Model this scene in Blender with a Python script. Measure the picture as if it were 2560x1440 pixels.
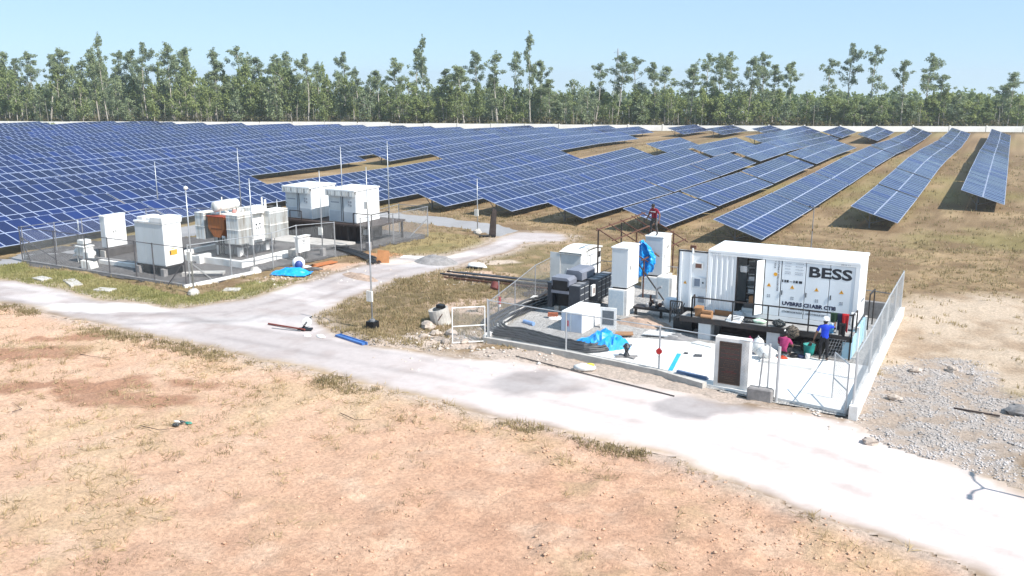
import bpy, bmesh, math, random
import numpy as np
from mathutils import Vector, Matrix, Euler
for o in list(bpy.data.objects): bpy.data.objects.remove(o)
scene = bpy.context.scene
COL = scene.collection
R = math.radians
PI = math.pi
# ------------------------------------------------------------------ camera, sky, sun, exposure
# world axes: +Y runs away along the solar rows, +X runs across them to the right; metres
F_PX, CAM_H, HEAD = 2250.0, 10.4, R(28.6)
PITCH = math.atan(520 / F_PX)
cam_d = bpy.data.cameras.new('camera'); cam = bpy.data.objects.new('camera', cam_d); COL.objects.link(cam)
cam.location = (0, 0, CAM_H); cam.rotation_euler = (PI/2 - PITCH, 0, HEAD)
cam_d.sensor_width = 36; cam_d.lens = 36 * F_PX / 2560; cam_d.clip_start = .3; cam_d.clip_end = 6000
scene.camera = cam
SUN_EL, SUN_HDG = R(46.5), R(98)          # heading clockwise from +Y
SUNV = Vector((math.sin(SUN_HDG)*math.cos(SUN_EL), math.cos(SUN_HDG)*math.cos(SUN_EL), math.sin(SUN_EL)))
world = bpy.data.worlds.new('World'); scene.world = world; world.use_nodes = True
wn = world.node_tree; bg = wn.nodes['Background']
sky = wn.nodes.new('ShaderNodeTexSky'); sky.sky_type = 'NISHITA'; sky.sun_disc = False
sky.sun_elevation = SUN_EL; sky.sun_rotation = SUN_HDG; sky.altitude = 100
sky.air_density = 1.0; sky.dust_density = 0.0; sky.ozone_density = 1.0
wtc = wn.nodes.new('ShaderNodeTexCoord'); wad = wn.nodes.new('ShaderNodeVectorMath'); wad.operation = 'ADD'; wad.inputs[1].default_value = (0, 0, .055)   # the land falls away behind the wood
wn.links.new(wtc.outputs['Generated'], wad.inputs[0]); wn.links.new(wad.outputs[0], sky.inputs['Vector'])
wmx = wn.nodes.new('ShaderNodeMixRGB'); wmx.inputs[0].default_value = .55; wmx.inputs[2].default_value = (4.4, 6.75, 9.2, 1)   # even pale haze
wn.links.new(sky.outputs[0], wmx.inputs[1]); wn.links.new(wmx.outputs[0], bg.inputs[0]); bg.inputs[1].default_value = 0.085
sun_d = bpy.data.lights.new('sun', 'SUN'); sun_d.energy = 5.0; sun_d.angle = R(.53); sun_d.color = (1, .965, .915)
sun = bpy.data.objects.new('sun', sun_d); COL.objects.link(sun); sun.location = (40, -10, 60)
sun.rotation_euler = (-SUNV).to_track_quat('-Z', 'Y').to_euler()
vs = scene.view_settings; vs.view_transform = 'Standard'; vs.look = 'None'; vs.exposure = 0.62; vs.gamma = 1
scene.render.engine = 'CYCLES'; scene.cycles.samples = 96; scene.cycles.use_denoising = True
scene.cycles.max_bounces = 6; scene.cycles.transparent_max_bounces = 8
scene.render.resolution_x, scene.render.resolution_y = 1024, 576

# ------------------------------------------------------------------ helpers
_c, _s = math.cos(PITCH), math.sin(PITCH)
_ch, _sh = math.cos(HEAD), math.sin(HEAD)
def P(px, py, z=0.0):
    """ground point (x, y, z) seen at a photograph pixel (2560 x 1440)"""
    u, v = (px-1280)/F_PX, (py-720)/F_PX
    dx, dy, dz = u, _c - v*_s, -_s - v*_c
    t = (z-CAM_H)/dz
    cx, cy = dx*t, dy*t
    return Vector((cx*_ch - cy*_sh, cx*_sh + cy*_ch, z))
def PP(pts, z=0.0): return [tuple(P(a, b, z)[:2]) for a, b in pts]

class MB:
    def __init__(s): s.v=[]; s.f=[]; s.m=[]
    def add(s, vs, fs, m=0):
        n=len(s.v); s.v += [tuple(q) for q in vs]; s.f += [tuple(i+n for i in f) for f in fs]; s.m += [m]*len(fs); return s
    def box(s, x0,x1,y0,y1,z0,z1, m=0):
        return s.add([(x0,y0,z0),(x1,y0,z0),(x1,y1,z0),(x0,y1,z0),(x0,y0,z1),(x1,y0,z1),(x1,y1,z1),(x0,y1,z1)],
            [(0,3,2,1),(4,5,6,7),(0,1,5,4),(1,2,6,5),(2,3,7,6),(3,0,4,7)], m)
    def bbox(s, x0,x1,y0,y1,z0,z1, b=.02, m=0):
        """box with chamfered vertical and top edges"""
        b=min(b,(x1-x0)/2.2,(y1-y0)/2.2,(z1-z0)/2.2)
        def ring(i,z): return [(x0+i,y0+b,z) if 0 else (x0+i+b,y0+i,z),(x1-i-b,y0+i,z),(x1-i,y0+i+b,z),(x1-i,y1-i-b,z),(x1-i-b,y1-i,z),(x0+i+b,y1-i,z),(x0+i,y1-i-b,z),(x0+i,y0+i+b,z)]
        V=ring(0,z0)+ring(0,z1-b)+ring(b*.7,z1); F=[tuple(range(7,-1,-1)),tuple(range(16,24))]
        for k in (0,8):
            for i in range(8): j=(i+1)%8; F.append((k+i,k+j,k+8+j,k+8+i))
        return s.add(V,F,m)
    def prism(s, poly, d, m=0, off=(0,0,0)):
        """poly: list of 3d points (planar), extruded by vector d"""
        n=len(poly); d=Vector(d); V=[Vector(q)+Vector(off) for q in poly]; V2=[q+d for q in V]
        return s.add(V+V2,[tuple(range(n-1,-1,-1)),tuple(range(n,2*n))]+[(i,(i+1)%n,(i+1)%n+n,i+n) for i in range(n)],m)
    def tube(s, pts, r, n=8, m=0, r2=None, cap=True):
        pts=[Vector(q) for q in pts]; k=len(pts); V=[]; F=[]
        rs = r if isinstance(r,(list,tuple)) else [r+((r2-r)*i/(k-1) if r2 is not None else 0) for i in range(k)]
        ref=None
        for i,q in enumerate(pts):
            t=(pts[min(i+1,k-1)]-pts[max(i-1,0)]).normalized()
            if ref is None: ref=Vector((0,0,1)) if abs(t.z)<.9 else Vector((1,0,0))
            u=t.cross(ref).normalized(); w=t.cross(u).normalized(); ref=-w if False else ref
            V+=[q+(u*math.cos(2*PI*j/n)+w*math.sin(2*PI*j/n))*rs[i] for j in range(n)]
        for i in range(k-1):
            for j in range(n): F.append((i*n+j,i*n+(j+1)%n,(i+1)*n+(j+1)%n,(i+1)*n+j))
        if cap: F+=[tuple(range(n-1,-1,-1)),tuple(range((k-1)*n,k*n))]
        return s.add(V,F,m)
    def bar(s, a, b, w, h=None, m=0):
        """square-section bar from a to b"""
        a,b=Vector(a),Vector(b); h=h or w; t=(b-a).normalized()
        ref=Vector((0,0,1)) if abs(t.z)<.95 else Vector((0,1,0))
        u=t.cross(ref).normalized()*w/2; q=t.cross(u).normalized()*h/2
        V=[a-u-q,a+u-q,a+u+q,a-u+q,b-u-q,b+u-q,b+u+q,b-u+q]
        return s.add(V,[(0,3,2,1),(4,5,6,7),(0,1,5,4),(1,2,6,5),(2,3,7,6),(3,0,4,7)],m)
    def lathe(s, prof, n=16, m=0, c=(0,0,0)):
        V=[(c[0]+r*math.cos(2*PI*j/n),c[1]+r*math.sin(2*PI*j/n),c[2]+z) for r,z in prof for j in range(n)]
        F=[(i*n+j,i*n+(j+1)%n,(i+1)*n+(j+1)%n,(i+1)*n+j) for i in range(len(prof)-1) for j in range(n)]
        F+=[tuple(range(n-1,-1,-1)),tuple(range((len(prof)-1)*n,len(prof)*n))]
        return s.add(V,F,m)
    def blob(s, c, r, seed=0, n=10, k=6, amp=.2, m=0):
        rnd=random.Random(seed); r=Vector(r) if hasattr(r,'__len__') else Vector((r,r,r)); V=[(c[0],c[1],c[2]-r.z)]
        for i in range(1,k):
            th=PI*i/k
            for j in range(n):
                q=1+rnd.uniform(-amp,amp); ph=2*PI*(j+rnd.uniform(-.25,.25))/n
                V.append((c[0]+r.x*q*math.sin(th)*math.cos(ph),c[1]+r.y*q*math.sin(th)*math.sin(ph),c[2]-r.z*q*math.cos(th)))
        V.append((c[0],c[1],c[2]+r.z)); F=[]
        for j in range(n): F.append((0,1+(j+1)%n,1+j))
        for i in range(k-2):
            for j in range(n): a=1+i*n; F.append((a+j,a+(j+1)%n,a+n+(j+1)%n,a+n+j))
        a=1+(k-2)*n
        for j in range(n): F.append((a+j,a+(j+1)%n,len(V)-1))
        return s.add(V,F,m)
    def grid(s, fn, nu, nv, m=0):
        V=[fn(i/nu,j/nv) for j in range(nv+1) for i in range(nu+1)]
        F=[(j*(nu+1)+i,j*(nu+1)+i+1,(j+1)*(nu+1)+i+1,(j+1)*(nu+1)+i) for j in range(nv) for i in range(nu)]
        return s.add(V,F,m)
    def mesh(s, name, mats, smooth=False):
        me=bpy.data.meshes.new(name); me.from_pydata(s.v,[],s.f)
        for mt in (mats if isinstance(mats,(list,tuple)) else [mats]): me.materials.append(mt)
        if any(s.m): me.polygons.foreach_set('material_index',s.m)
        if smooth: me.polygons.foreach_set('use_smooth',[True]*len(s.f))
        me.update(); return me
    def build(s, name, mats, parent=None, loc=(0,0,0), rz=0, smooth=False):
        return link(name, s.mesh(name,mats,smooth), parent, loc, rz)
def link(name, data, parent=None, loc=(0,0,0), rz=0):
    o=bpy.data.objects.new(name,data); COL.objects.link(o); o.location=loc
    if rz: o.rotation_euler=(0,0,rz)
    if parent: o.parent=parent
    return o
def tag(o, label=None, cat=None, group=None, kind=None):
    if label: o['label']=label
    if cat: o['category']=cat
    if group: o['group']=group
    if kind: o['kind']=kind
    return o
def thing(name, label, cat, loc=(0,0,0), rz=0, group=None): return tag(link(name,None,None,loc,rz),label,cat,group)
def MBB(*a, **k): return MB().box(*a, **k)
def copy_tree(o, parent=None):
    c=o.copy(); COL.objects.link(c); c.parent=parent
    for ch in list(o.children): copy_tree(ch, c)
    return c

# ------------------------------------------------------------------ procedural materials
def M(name, col, rough=.6, metal=0.0, var=.12, scale=2.0, bump=0.0, bscale=40.0, spec=.4, col2=None, stretch=(1,1,1), thresh=None):
    m=bpy.data.materials.new(name); m.use_nodes=True; nt=m.node_tree; b=nt.nodes['Principled BSDF']
    b.inputs['Roughness'].default_value=rough; b.inputs['Metallic'].default_value=metal; b.inputs['Specular IOR Level'].default_value=spec
    tc=nt.nodes.new('ShaderNodeTexCoord'); mp=nt.nodes.new('ShaderNodeMapping'); mp.inputs['Scale'].default_value=stretch
    nt.links.new(tc.outputs['Object'],mp.inputs[0])
    nz=nt.nodes.new('ShaderNodeTexNoise'); nz.inputs['Scale'].default_value=scale; nz.inputs['Detail'].default_value=6; nz.inputs['Roughness'].default_value=.65
    nt.links.new(mp.outputs[0],nz.inputs['Vector'])
    cr=nt.nodes.new('ShaderNodeValToRGB'); nt.links.new(nz.outputs['Fac'],cr.inputs[0])
    c2 = col2 if col2 else tuple(max(0,q*(1-2*var)) for q in col)
    lo,hi = thresh if thresh else (.3,.62)
    cr.color_ramp.elements[0].position=lo; cr.color_ramp.elements[1].position=hi
    cr.color_ramp.elements[0].color=(*c2,1); cr.color_ramp.elements[1].color=(*col,1)
    nt.links.new(cr.outputs[0],b.inputs['Base Color'])
    if bump:
        n2=nt.nodes.new('ShaderNodeTexNoise'); n2.inputs['Scale'].default_value=bscale; n2.inputs['Detail'].default_value=4
        nt.links.new(tc.outputs['Object'],n2.inputs['Vector'])
        bp=nt.nodes.new('ShaderNodeBump'); bp.inputs['Strength'].default_value=min(1,bump); bp.inputs['Distance'].default_value=.03*max(1,bump)
        nt.links.new(n2.outputs['Fac'],bp.inputs['Height']); nt.links.new(bp.outputs[0],b.inputs['Normal'])
    return m
W  = M('white_paint',(.80,.80,.79),.42,scale=2.2,col2=(.60,.57,.52),stretch=(1.6,1.6,.22),thresh=(.25,.55))
W2 = M('weathered_white',(.78,.78,.75),.55,var=.1,scale=2.5,col2=(.44,.38,.31),stretch=(2.2,2.2,.25),thresh=(.30,.58))
CG = M('cool_grey_paint',(.62,.65,.67),.45,var=.06,scale=1.5,stretch=(1,1,.3))
LG = M('light_grey_paint',(.66,.67,.66),.5,var=.08,scale=2)
DG = M('dark_grey_paint',(.055,.06,.072),.5,var=.2,scale=3,col2=(.08,.075,.07))
BLK= M('black_plastic',(.012,.012,.014),.5,var=.3)
BLKP=M('black_iron_paint',(.018,.018,.02),.55,var=.3,scale=5,col2=(.05,.035,.028))
GALV=M('galvanised_steel',(.46,.47,.48),.42,metal=.55,var=.15,scale=6)
GALV2=M('dull_galvanised',(.30,.30,.31),.6,metal=.2,var=.2,scale=5)
RUST=M('rusty_steel',(.15,.065,.04),.85,var=.3,scale=8,col2=(.06,.028,.02),bump=.3)
BRN= M('brown_clad',(.055,.035,.028),.7,var=.3,scale=3,stretch=(3,3,.4))
CONC=M('concrete',(.50,.47,.43),.9,var=.15,scale=3,col2=(.36,.33,.30),bump=.5,bscale=30)
CONCD=M('dark_concrete',(.30,.28,.27),.9,var=.2,scale=4,bump=.5)
CONCW=M('whitewashed_concrete',(.80,.78,.75),.85,var=.08,scale=2,col2=(.62,.58,.53),bump=.25)
ORG= M('orange_weathered_ply',(.48,.155,.045),.8,var=.2,scale=3,col2=(.28,.115,.05),stretch=(2,2,.5))
ORGR=M('red_oxide',(.33,.06,.025),.75,var=.2)
TARP=M('blue_tarpaulin',(.008,.33,.80),.4,var=.2,scale=3,col2=(.006,.24,.68),spec=.5)
SKYB=M('sky_blue_paint',(.33,.55,.70),.7,var=.12,scale=3,col2=(.42,.58,.66))
STEEL=M('dull_steel',(.33,.33,.34),.5,metal=.4,var=.2,scale=5)
CABLE=M('black_cable',(.035,.034,.036),.5,var=.3,scale=2,col2=(.012,.012,.012))
YEL= M('warning_yellow',(.75,.36,.02),.6,var=.05)
RED= M('red_paint',(.50,.02,.02),.5,var=.1)
NAVY=M('navy_print',(.008,.012,.05),.6,var=.05)
PRINT=M('dark_print',(.02,.022,.03),.6,var=.05)
GPRINT=M('grey_print',(.30,.32,.35),.6,var=.05)
PLASTB=M('blue_plastic',(.06,.16,.42),.5,var=.15)
CARD=M('cardboard',(.36,.19,.09),.85,var=.15,scale=4)
SACK=M('woven_white_sack',(.72,.71,.68),.8,var=.12,scale=6,bump=.3)
TEAL=M('teal_plastic',(.02,.28,.25),.45,var=.1)
STONE=M('pale_stone',(.52,.43,.36),.9,var=.25,scale=4,bump=.5)
BRICK=M('red_brick',(.42,.12,.05),.9,var=.2,scale=6)
GLASSD=M('dark_window',(.02,.03,.045),.12,var=.1,spec=.6)
def text(s, size, mat, parent, loc, rot=(PI/2,0,0), bold=.0, name='lettering', ext=.002, align='LEFT', sx=1.0, width=None):
    c=bpy.data.curves.new(name,'FONT'); c.body=s; c.size=size; c.offset=bold; c.extrude=ext; c.align_x=align; c.resolution_u=3
    t=bpy.data.objects.new('tmp',c); COL.objects.link(t)
    dg=bpy.context.evaluated_depsgraph_get(); me=bpy.data.meshes.new_from_object(t.evaluated_get(dg)); bpy.data.objects.remove(t)
    me.name=name; me.materials.clear(); me.materials.append(mat)
    if width: xs_=[v.co.x for v in me.vertices]; sx=width/(max(xs_)-min(xs_))
    o=link(name,me,parent,loc); o.rotation_euler=rot; o.scale=(sx,1,1); return o
# value noise on numpy arrays
def _hash(ix, iy, seed):
    h=(ix.astype(np.int64)*374761393 + iy.astype(np.int64)*668265263 + seed*974711) & 0xffffffff
    h=((h^(h>>13))*1274126177) & 0xffffffff
    return ((h^(h>>16)) & 0xffff)/65535.0
def vnoise(x, y, seed=0):
    ix,iy=np.floor(x),np.floor(y); fx,fy=x-ix,y-iy; fx=fx*fx*(3-2*fx); fy=fy*fy*(3-2*fy)
    a=_hash(ix,iy,seed); b=_hash(ix+1,iy,seed); c=_hash(ix,iy+1,seed); d=_hash(ix+1,iy+1,seed)
    return (a*(1-fx)+b*fx)*(1-fy)+(c*(1-fx)+d*fx)*fy
def fbm(x, y, seed=0, o=4):
    r=np.zeros_like(x); am=.5
    for i in range(o): r+=am*vnoise(x*2**i,y*2**i,seed+i*17); am*=.5
    return r/(1-.5**o)
def sstep(x, a, b): t=np.clip((x-a)/(b-a),0,1); return t*t*(3-2*t)
def inpoly(x, y, poly):
    r=np.zeros(x.shape,bool); n=len(poly); j=n-1
    for i in range(n):
        xi,yi=poly[i]; xj,yj=poly[j]
        if yi!=yj: r ^= ((yi>y)!=(yj>y)) & (x < (xj-xi)*(y-yi)/(yj-yi)+xi)
        j=i
    return r
WALL_A=lambda s: 212.5+(s-2.6)*.435       # y of the far boundary wall at x
def terrain(s, a):
    s=np.asarray(s,float); a=np.asarray(a,float)
    w=sstep(a,66,100)*(1-sstep(a-WALL_A(s),-22,-4))
    fall=np.maximum(0,a-WALL_A(s)-120)*.055
    return -fall+w*(.34*np.sin((a-88+.12*s)/15.5)+.22*np.sin(s/19+1.0)*np.sin(a/31)+.25)
def tz(s, a): return float(terrain(np.array([s]),np.array([a]))[0])
# ------------------------------------------------------------------ ground, road, yards
def axis(fine0, fine1, step, lo, hi, g=1.16):
    c=list(np.arange(fine0,fine1+1e-6,step)); d=step
    while c[-1]<hi: d=min(d*g,60); c.append(c[-1]+d)
    d=step; b=[]; x=fine0
    while x>lo: d=min(d*g,60); x-=d; b.append(x)
    return np.array(b[::-1]+c)
XS=axis(-50,5,.16,-1500,700); YS=axis(9,62,.16,-40,1800)
GX,GY=np.meshgrid(XS,YS)
wx=GX+1.1*(fbm(GX*.5,GY*.5,3)-.5)+.5*(fbm(GX*2,GY*2,5)-.5); wy=GY+1.1*(fbm(GX*.5,GY*.5,9)-.5)+.5*(fbm(GX*2,GY*2,11)-.5)
def ip(pts): return inpoly(wx,wy,PP(pts)).astype(float)
ROAD_PX=[(-60,703),(0,697),(60,703),(130,720),(230,742),(330,757),(430,767),(520,764),(600,750),(690,722),(790,695),(860,676),(905,662),(960,648),(1030,640),(1110,638),(1170,625),(1215,607),(1245,590),(1290,578),(1350,583),(1420,585),(1420,606),(1350,604),(1300,612),(1265,632),(1200,650),(1140,668),(1080,685),(1000,700),(930,725),(860,755),(805,785),(795,805),(850,838),(920,862),(1000,872),(1080,890),(1180,902),(1260,893),(1330,905),(1765,985),(1880,1015),(2120,1052),(2150,1075),(2210,1105),(2300,1142),(2420,1180),(2560,1235),(2700,1300),(2700,1560),(2500,1470),(2350,1405),(2200,1345),(2050,1290),(1900,1232),(1780,1185),(1650,1140),(1520,1105),(1400,1080),(1290,1058),(1180,1030),(1080,1003),(960,975),(840,945),(740,917),(620,893),(500,868),(380,845),(250,818),(130,790),(60,770),(0,758),(-60,750)]
BACK_PX=[(-60,668),(0,650),(60,637),(150,620),(250,603),(340,588),(480,562),(700,540),(960,530),(1060,538),(1160,550),(1240,563),(1290,577),(1245,590),(1150,570),(1060,557),(960,548),(700,556),(480,590),(340,610),(250,622),(150,640),(60,655),(0,668),(-60,685)]
ISLAND_PX=[(790,806),(860,757),(930,727),(1000,702),(1080,687),(1130,692),(1300,712),(1385,700),(1385,740),(1225,838),(1145,850),(1080,884),(1000,868),(920,858),(850,834)]
STRIP_PX=[(-60,670),(0,666),(60,660),(250,695),(470,742),(560,722),(650,704),(740,700),(790,692),(690,720),(600,748),(520,763),(430,766),(330,756),(230,741),(130,719),(0,696),(-60,700)]
MID_PX=[(935,668),(960,645),(1030,638),(1110,636),(1170,622),(1210,605),(1190,590),(1075,578),(990,610),(930,640)]
NORTH_PX=[(1200,652),(1265,634),(1300,614),(1400,606),(1520,600),(1700,600),(1700,640),(1520,640),(1385,690),(1250,682)]
YARDL=[(-50,31.6),(-36.2,31.6),(-35.6,36.5),(-34.6,43),(-34.1,50.8),(-37,51.3),(-43,50),(-44,44),(-52,41),(-52.5,34)]
YARDR=[(-18.1,31.2),(-17.8,30.5),(-14.2,30.3),(-10.2,29.8),(-8.3,29.2),(-3.5,28.7),(-3.4,43.2),(-19.2,43),(-19.6,36)]
def solid(poly, warp=True): return inpoly(wx if warp else GX, wy if warp else GY, poly).astype(float)
road=ip(ROAD_PX); back=ip(BACK_PX); back[GY>64]=0
yl=solid(YARDL); yr=inpoly(GX,GY,YARDR).astype(float)
island=ip(ISLAND_PX); strip=ip(STRIP_PX); mid=ip(MID_PX); north=ip(NORTH_PX)
gravR=1.3-np.hypot((wx+1.3)/2.7,(wy-30.5)/6.2); gravR=sstep(np.minimum(gravR,.8)+.9*(fbm(GX*.55,GY*.55,33)-.5),.10,.45)*(GX>-3.45)*(gravR>-.25)
sandR=sstep(-1*np.hypot((wx-1)/7,(wy-41)/8.5)+1.25+.5*(fbm(GX*.4,GY*.4,44)-.5),.1,.55)*(GX>-4.5)*(1-yr)
soil=((GY<30)|(GX<-30)).astype(float)
soilmask=ip([(-400,770),(-60,750),(0,758),(130,790),(380,845),(620,893),(840,945),(1080,1003),(1290,1058),(1520,1105),(1780,1185),(2050,1290),(2350,1405),(2600,1520),(2600,2400),(-400,2400)])
soilmask[(GY<9)]=1
n_big=fbm(GX*.12,GY*.12,1); n_mid=fbm(GX*.6,GY*.6,21); n_fin=fbm(GX*2.2,GY*2.2,31)
col=np.zeros(GX.shape+(3,))
def paint(mask, c, c2=None, n=None):
    c=np.array(c); cc = c if c2 is None else c*(n[...,None])+np.array(c2)*(1-n[...,None])
    col[...]=col*(1-mask[...,None])+cc*mask[...,None]
one=np.ones(GX.shape)
# dry field: straw, brown and some green
paint(one,(.32,.225,.13),(.21,.14,.078),sstep(n_mid+.6*(n_fin-.5),.3,.7))
paint(.4*sstep(n_big+.3*n_mid,.62,.86),(.22,.215,.06))
paint(.6*sstep(fbm(GX*.3,GY*.3,71),.58,.75),(.44,.31,.18))
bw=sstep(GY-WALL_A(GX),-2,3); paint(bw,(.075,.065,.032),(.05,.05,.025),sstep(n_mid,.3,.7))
paint(sandR,(.56,.44,.33),(.40,.29,.20),sstep(n_mid,.25,.6))
paint(gravR,(.46,.405,.365),(.41,.325,.26),sstep(n_fin,.3,.65))
paint(soilmask,(.66,.415,.28),(.60,.36,.24),sstep(n_mid,.3,.7))
# foreground soil: more pale sand to the left, redder clods to the right
lr=sstep(GX-.35*(GY-20),-22,-6)
paint(soilmask*.6*sstep(fbm(GX*.8,GY*1.1,53)+.2*(n_fin-.5),.52,.72),(.70,.49,.355)); paint(soilmask*.25*sstep(fbm(GX*1.6,GY*2.0,54),.56,.7),(.46,.27,.175))
paint(soilmask*(1-lr)*.45,(.66,.45,.315)); paint(soilmask*lr*.5*sstep(n_fin,.35,.7),(.44,.25,.16))
dark=np.zeros(GX.shape)
for (px,py,rx,ry) in [(240,965,4.6,1.1),(340,1000,3.0,1.1),(60,880,3.0,1.0),(190,845,2.4,.5),(120,960,2.0,.6)]:
    c=P(px,py); d=Vector((_ch,_sh)); ux=(wx-c.x)*_ch+(wy-c.y)*_sh; uy=-(wx-c.x)*_sh+(wy-c.y)*_ch
    dark=np.maximum(dark,1.2-np.hypot(ux/rx,uy/ry))
paint(soilmask*.72*sstep(dark+1.2*(fbm(GX*1.1,GY*1.1,55)-.5),.25,.6),(.32,.155,.09))
straw=sstep(fbm(GX*.45,GY*.45,61)+.25*n_fin,.62,.82)*soilmask*(GY<24)
paint(.35*straw,(.50,.39,.22))
paint(strip,(.25,.235,.085),(.36,.29,.14),sstep(n_mid,.35,.62))
paint(island,(.27,.19,.105),(.19,.14,.075),sstep(n_mid,.35,.6)); paint(island*.6*sstep(n_fin,.5,.75),(.44,.31,.2))
paint(mid,(.33,.25,.12),(.24,.195,.085),sstep(n_mid,.35,.6)); paint(north,(.36,.25,.15),(.22,.17,.085),sstep(n_mid,.35,.6))
# disturbed pink and orange earth by the trench and the pipes
for (px,py,rx,ry,c) in [(890,668,3.4,1.6,(.58,.36,.24)),(945,640,1.6,1.0,(.55,.27,.13)),(760,700,3.5,.8,(.55,.40,.29)),(1160,690,3.2,1.4,(.58,.41,.30)),(1080,850,2.4,1.6,(.55,.44,.36)),(1250,770,3.6,2.0,(.52,.38,.29)),(1230,655,2.2,.9,(.56,.45,.36)),(1330,592,3.5,.8,(.55,.46,.40))]:
    q=P(px,py); ux=(wx-q.x)*_ch+(wy-q.y)*_sh; uy=-(wx-q.x)*_sh+(wy-q.y)*_ch
    paint(sstep(1.3-np.hypot(ux/rx,uy/ry)+.6*(n_mid-.5),.2,.6)*(1-road),c)
paint(ip([(1170,882),(1300,862),(1560,915),(1780,962),(1910,1012),(1780,1000),(1330,915),(1240,902)])*.85,(.52,.43,.37))
paint(yl,(.30,.28,.27),(.20,.185,.18),sstep(n_fin,.3,.65))
paint(yr,(.50,.48,.46),(.36,.33,.31),sstep(n_fin,.3,.65))
def blur0(m,n):
    m=m.astype(float)
    for k in range(n): m=(m+np.roll(m,1,0)+np.roll(m,-1,0)+np.roll(m,1,1)+np.roll(m,-1,1))/5
    return m
paint(.8*sstep(blur0(road,50),.03,.5)*(1-road),(.52,.42,.35))
hgt=np.zeros(GX.shape)
flat=np.clip(road+back+yl+yr,0,1)
near=sstep(GY,5,9)*(1-sstep(GY,60,70))
hgt+=(.14*(n_mid-.5)+.12*(n_fin-.5)+.10*(fbm(GX*4.2,GY*4.2,91,2)-.5))*(1-flat)*near*np.where(soilmask>0,1.0,.8)
rid=sstep(GX-.35*(GY-20),-20,-4)*soilmask   # ploughed-up ridges in the right foreground
hgt+=rid*(.10*np.abs(fbm(GX*2.6,GY*2.6,93,3)-.5)*2+.05)*np.maximum(0,np.sin((GX*_ch*.6+GY*.9)*2.1+6*n_mid))*near*(1-flat)
hgt+=island*.10*n_mid
hgt+=terrain(GX,GY)
hgt[(road+back)>0]=-.02; hgt[(yl+yr)>0]=-.05
def grid_mesh(name, keep=None, z=None, c=None):
    ny,nx=GX.shape; idx=np.arange(ny*nx).reshape(ny,nx)
    q=np.stack([idx[:-1,:-1],idx[:-1,1:],idx[1:,1:],idx[1:,:-1]],-1)
    if keep is not None: q=q[keep]
    q=q.reshape(-1,4); used=np.unique(q); rm=np.full(ny*nx,-1); rm[used]=np.arange(len(used)); q=rm[q]
    co=np.stack([GX.ravel(),GY.ravel(),(hgt if z is None else z).ravel()],1)[used]
    me=bpy.data.meshes.new(name); me.vertices.add(len(used)); me.vertices.foreach_set('co',co.ravel())
    me.loops.add(q.size); me.loops.foreach_set('vertex_index',q.ravel().astype(np.int32))
    me.polygons.add(len(q)); me.polygons.foreach_set('loop_start',np.arange(0,q.size,4,dtype=np.int32)); me.polygons.foreach_set('loop_total',np.full(len(q),4,np.int32))
    me.polygons.foreach_set('use_smooth',np.ones(len(q),bool))
    at=me.color_attributes.new('earth','FLOAT_COLOR','POINT')
    cc=(col if c is None else c).reshape(-1,3)[used]; at.data.foreach_set('color',np.concatenate([cc,np.ones((len(cc),1))],1).ravel())
    me.update(calc_edges=True); me.validate(); return me
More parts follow.
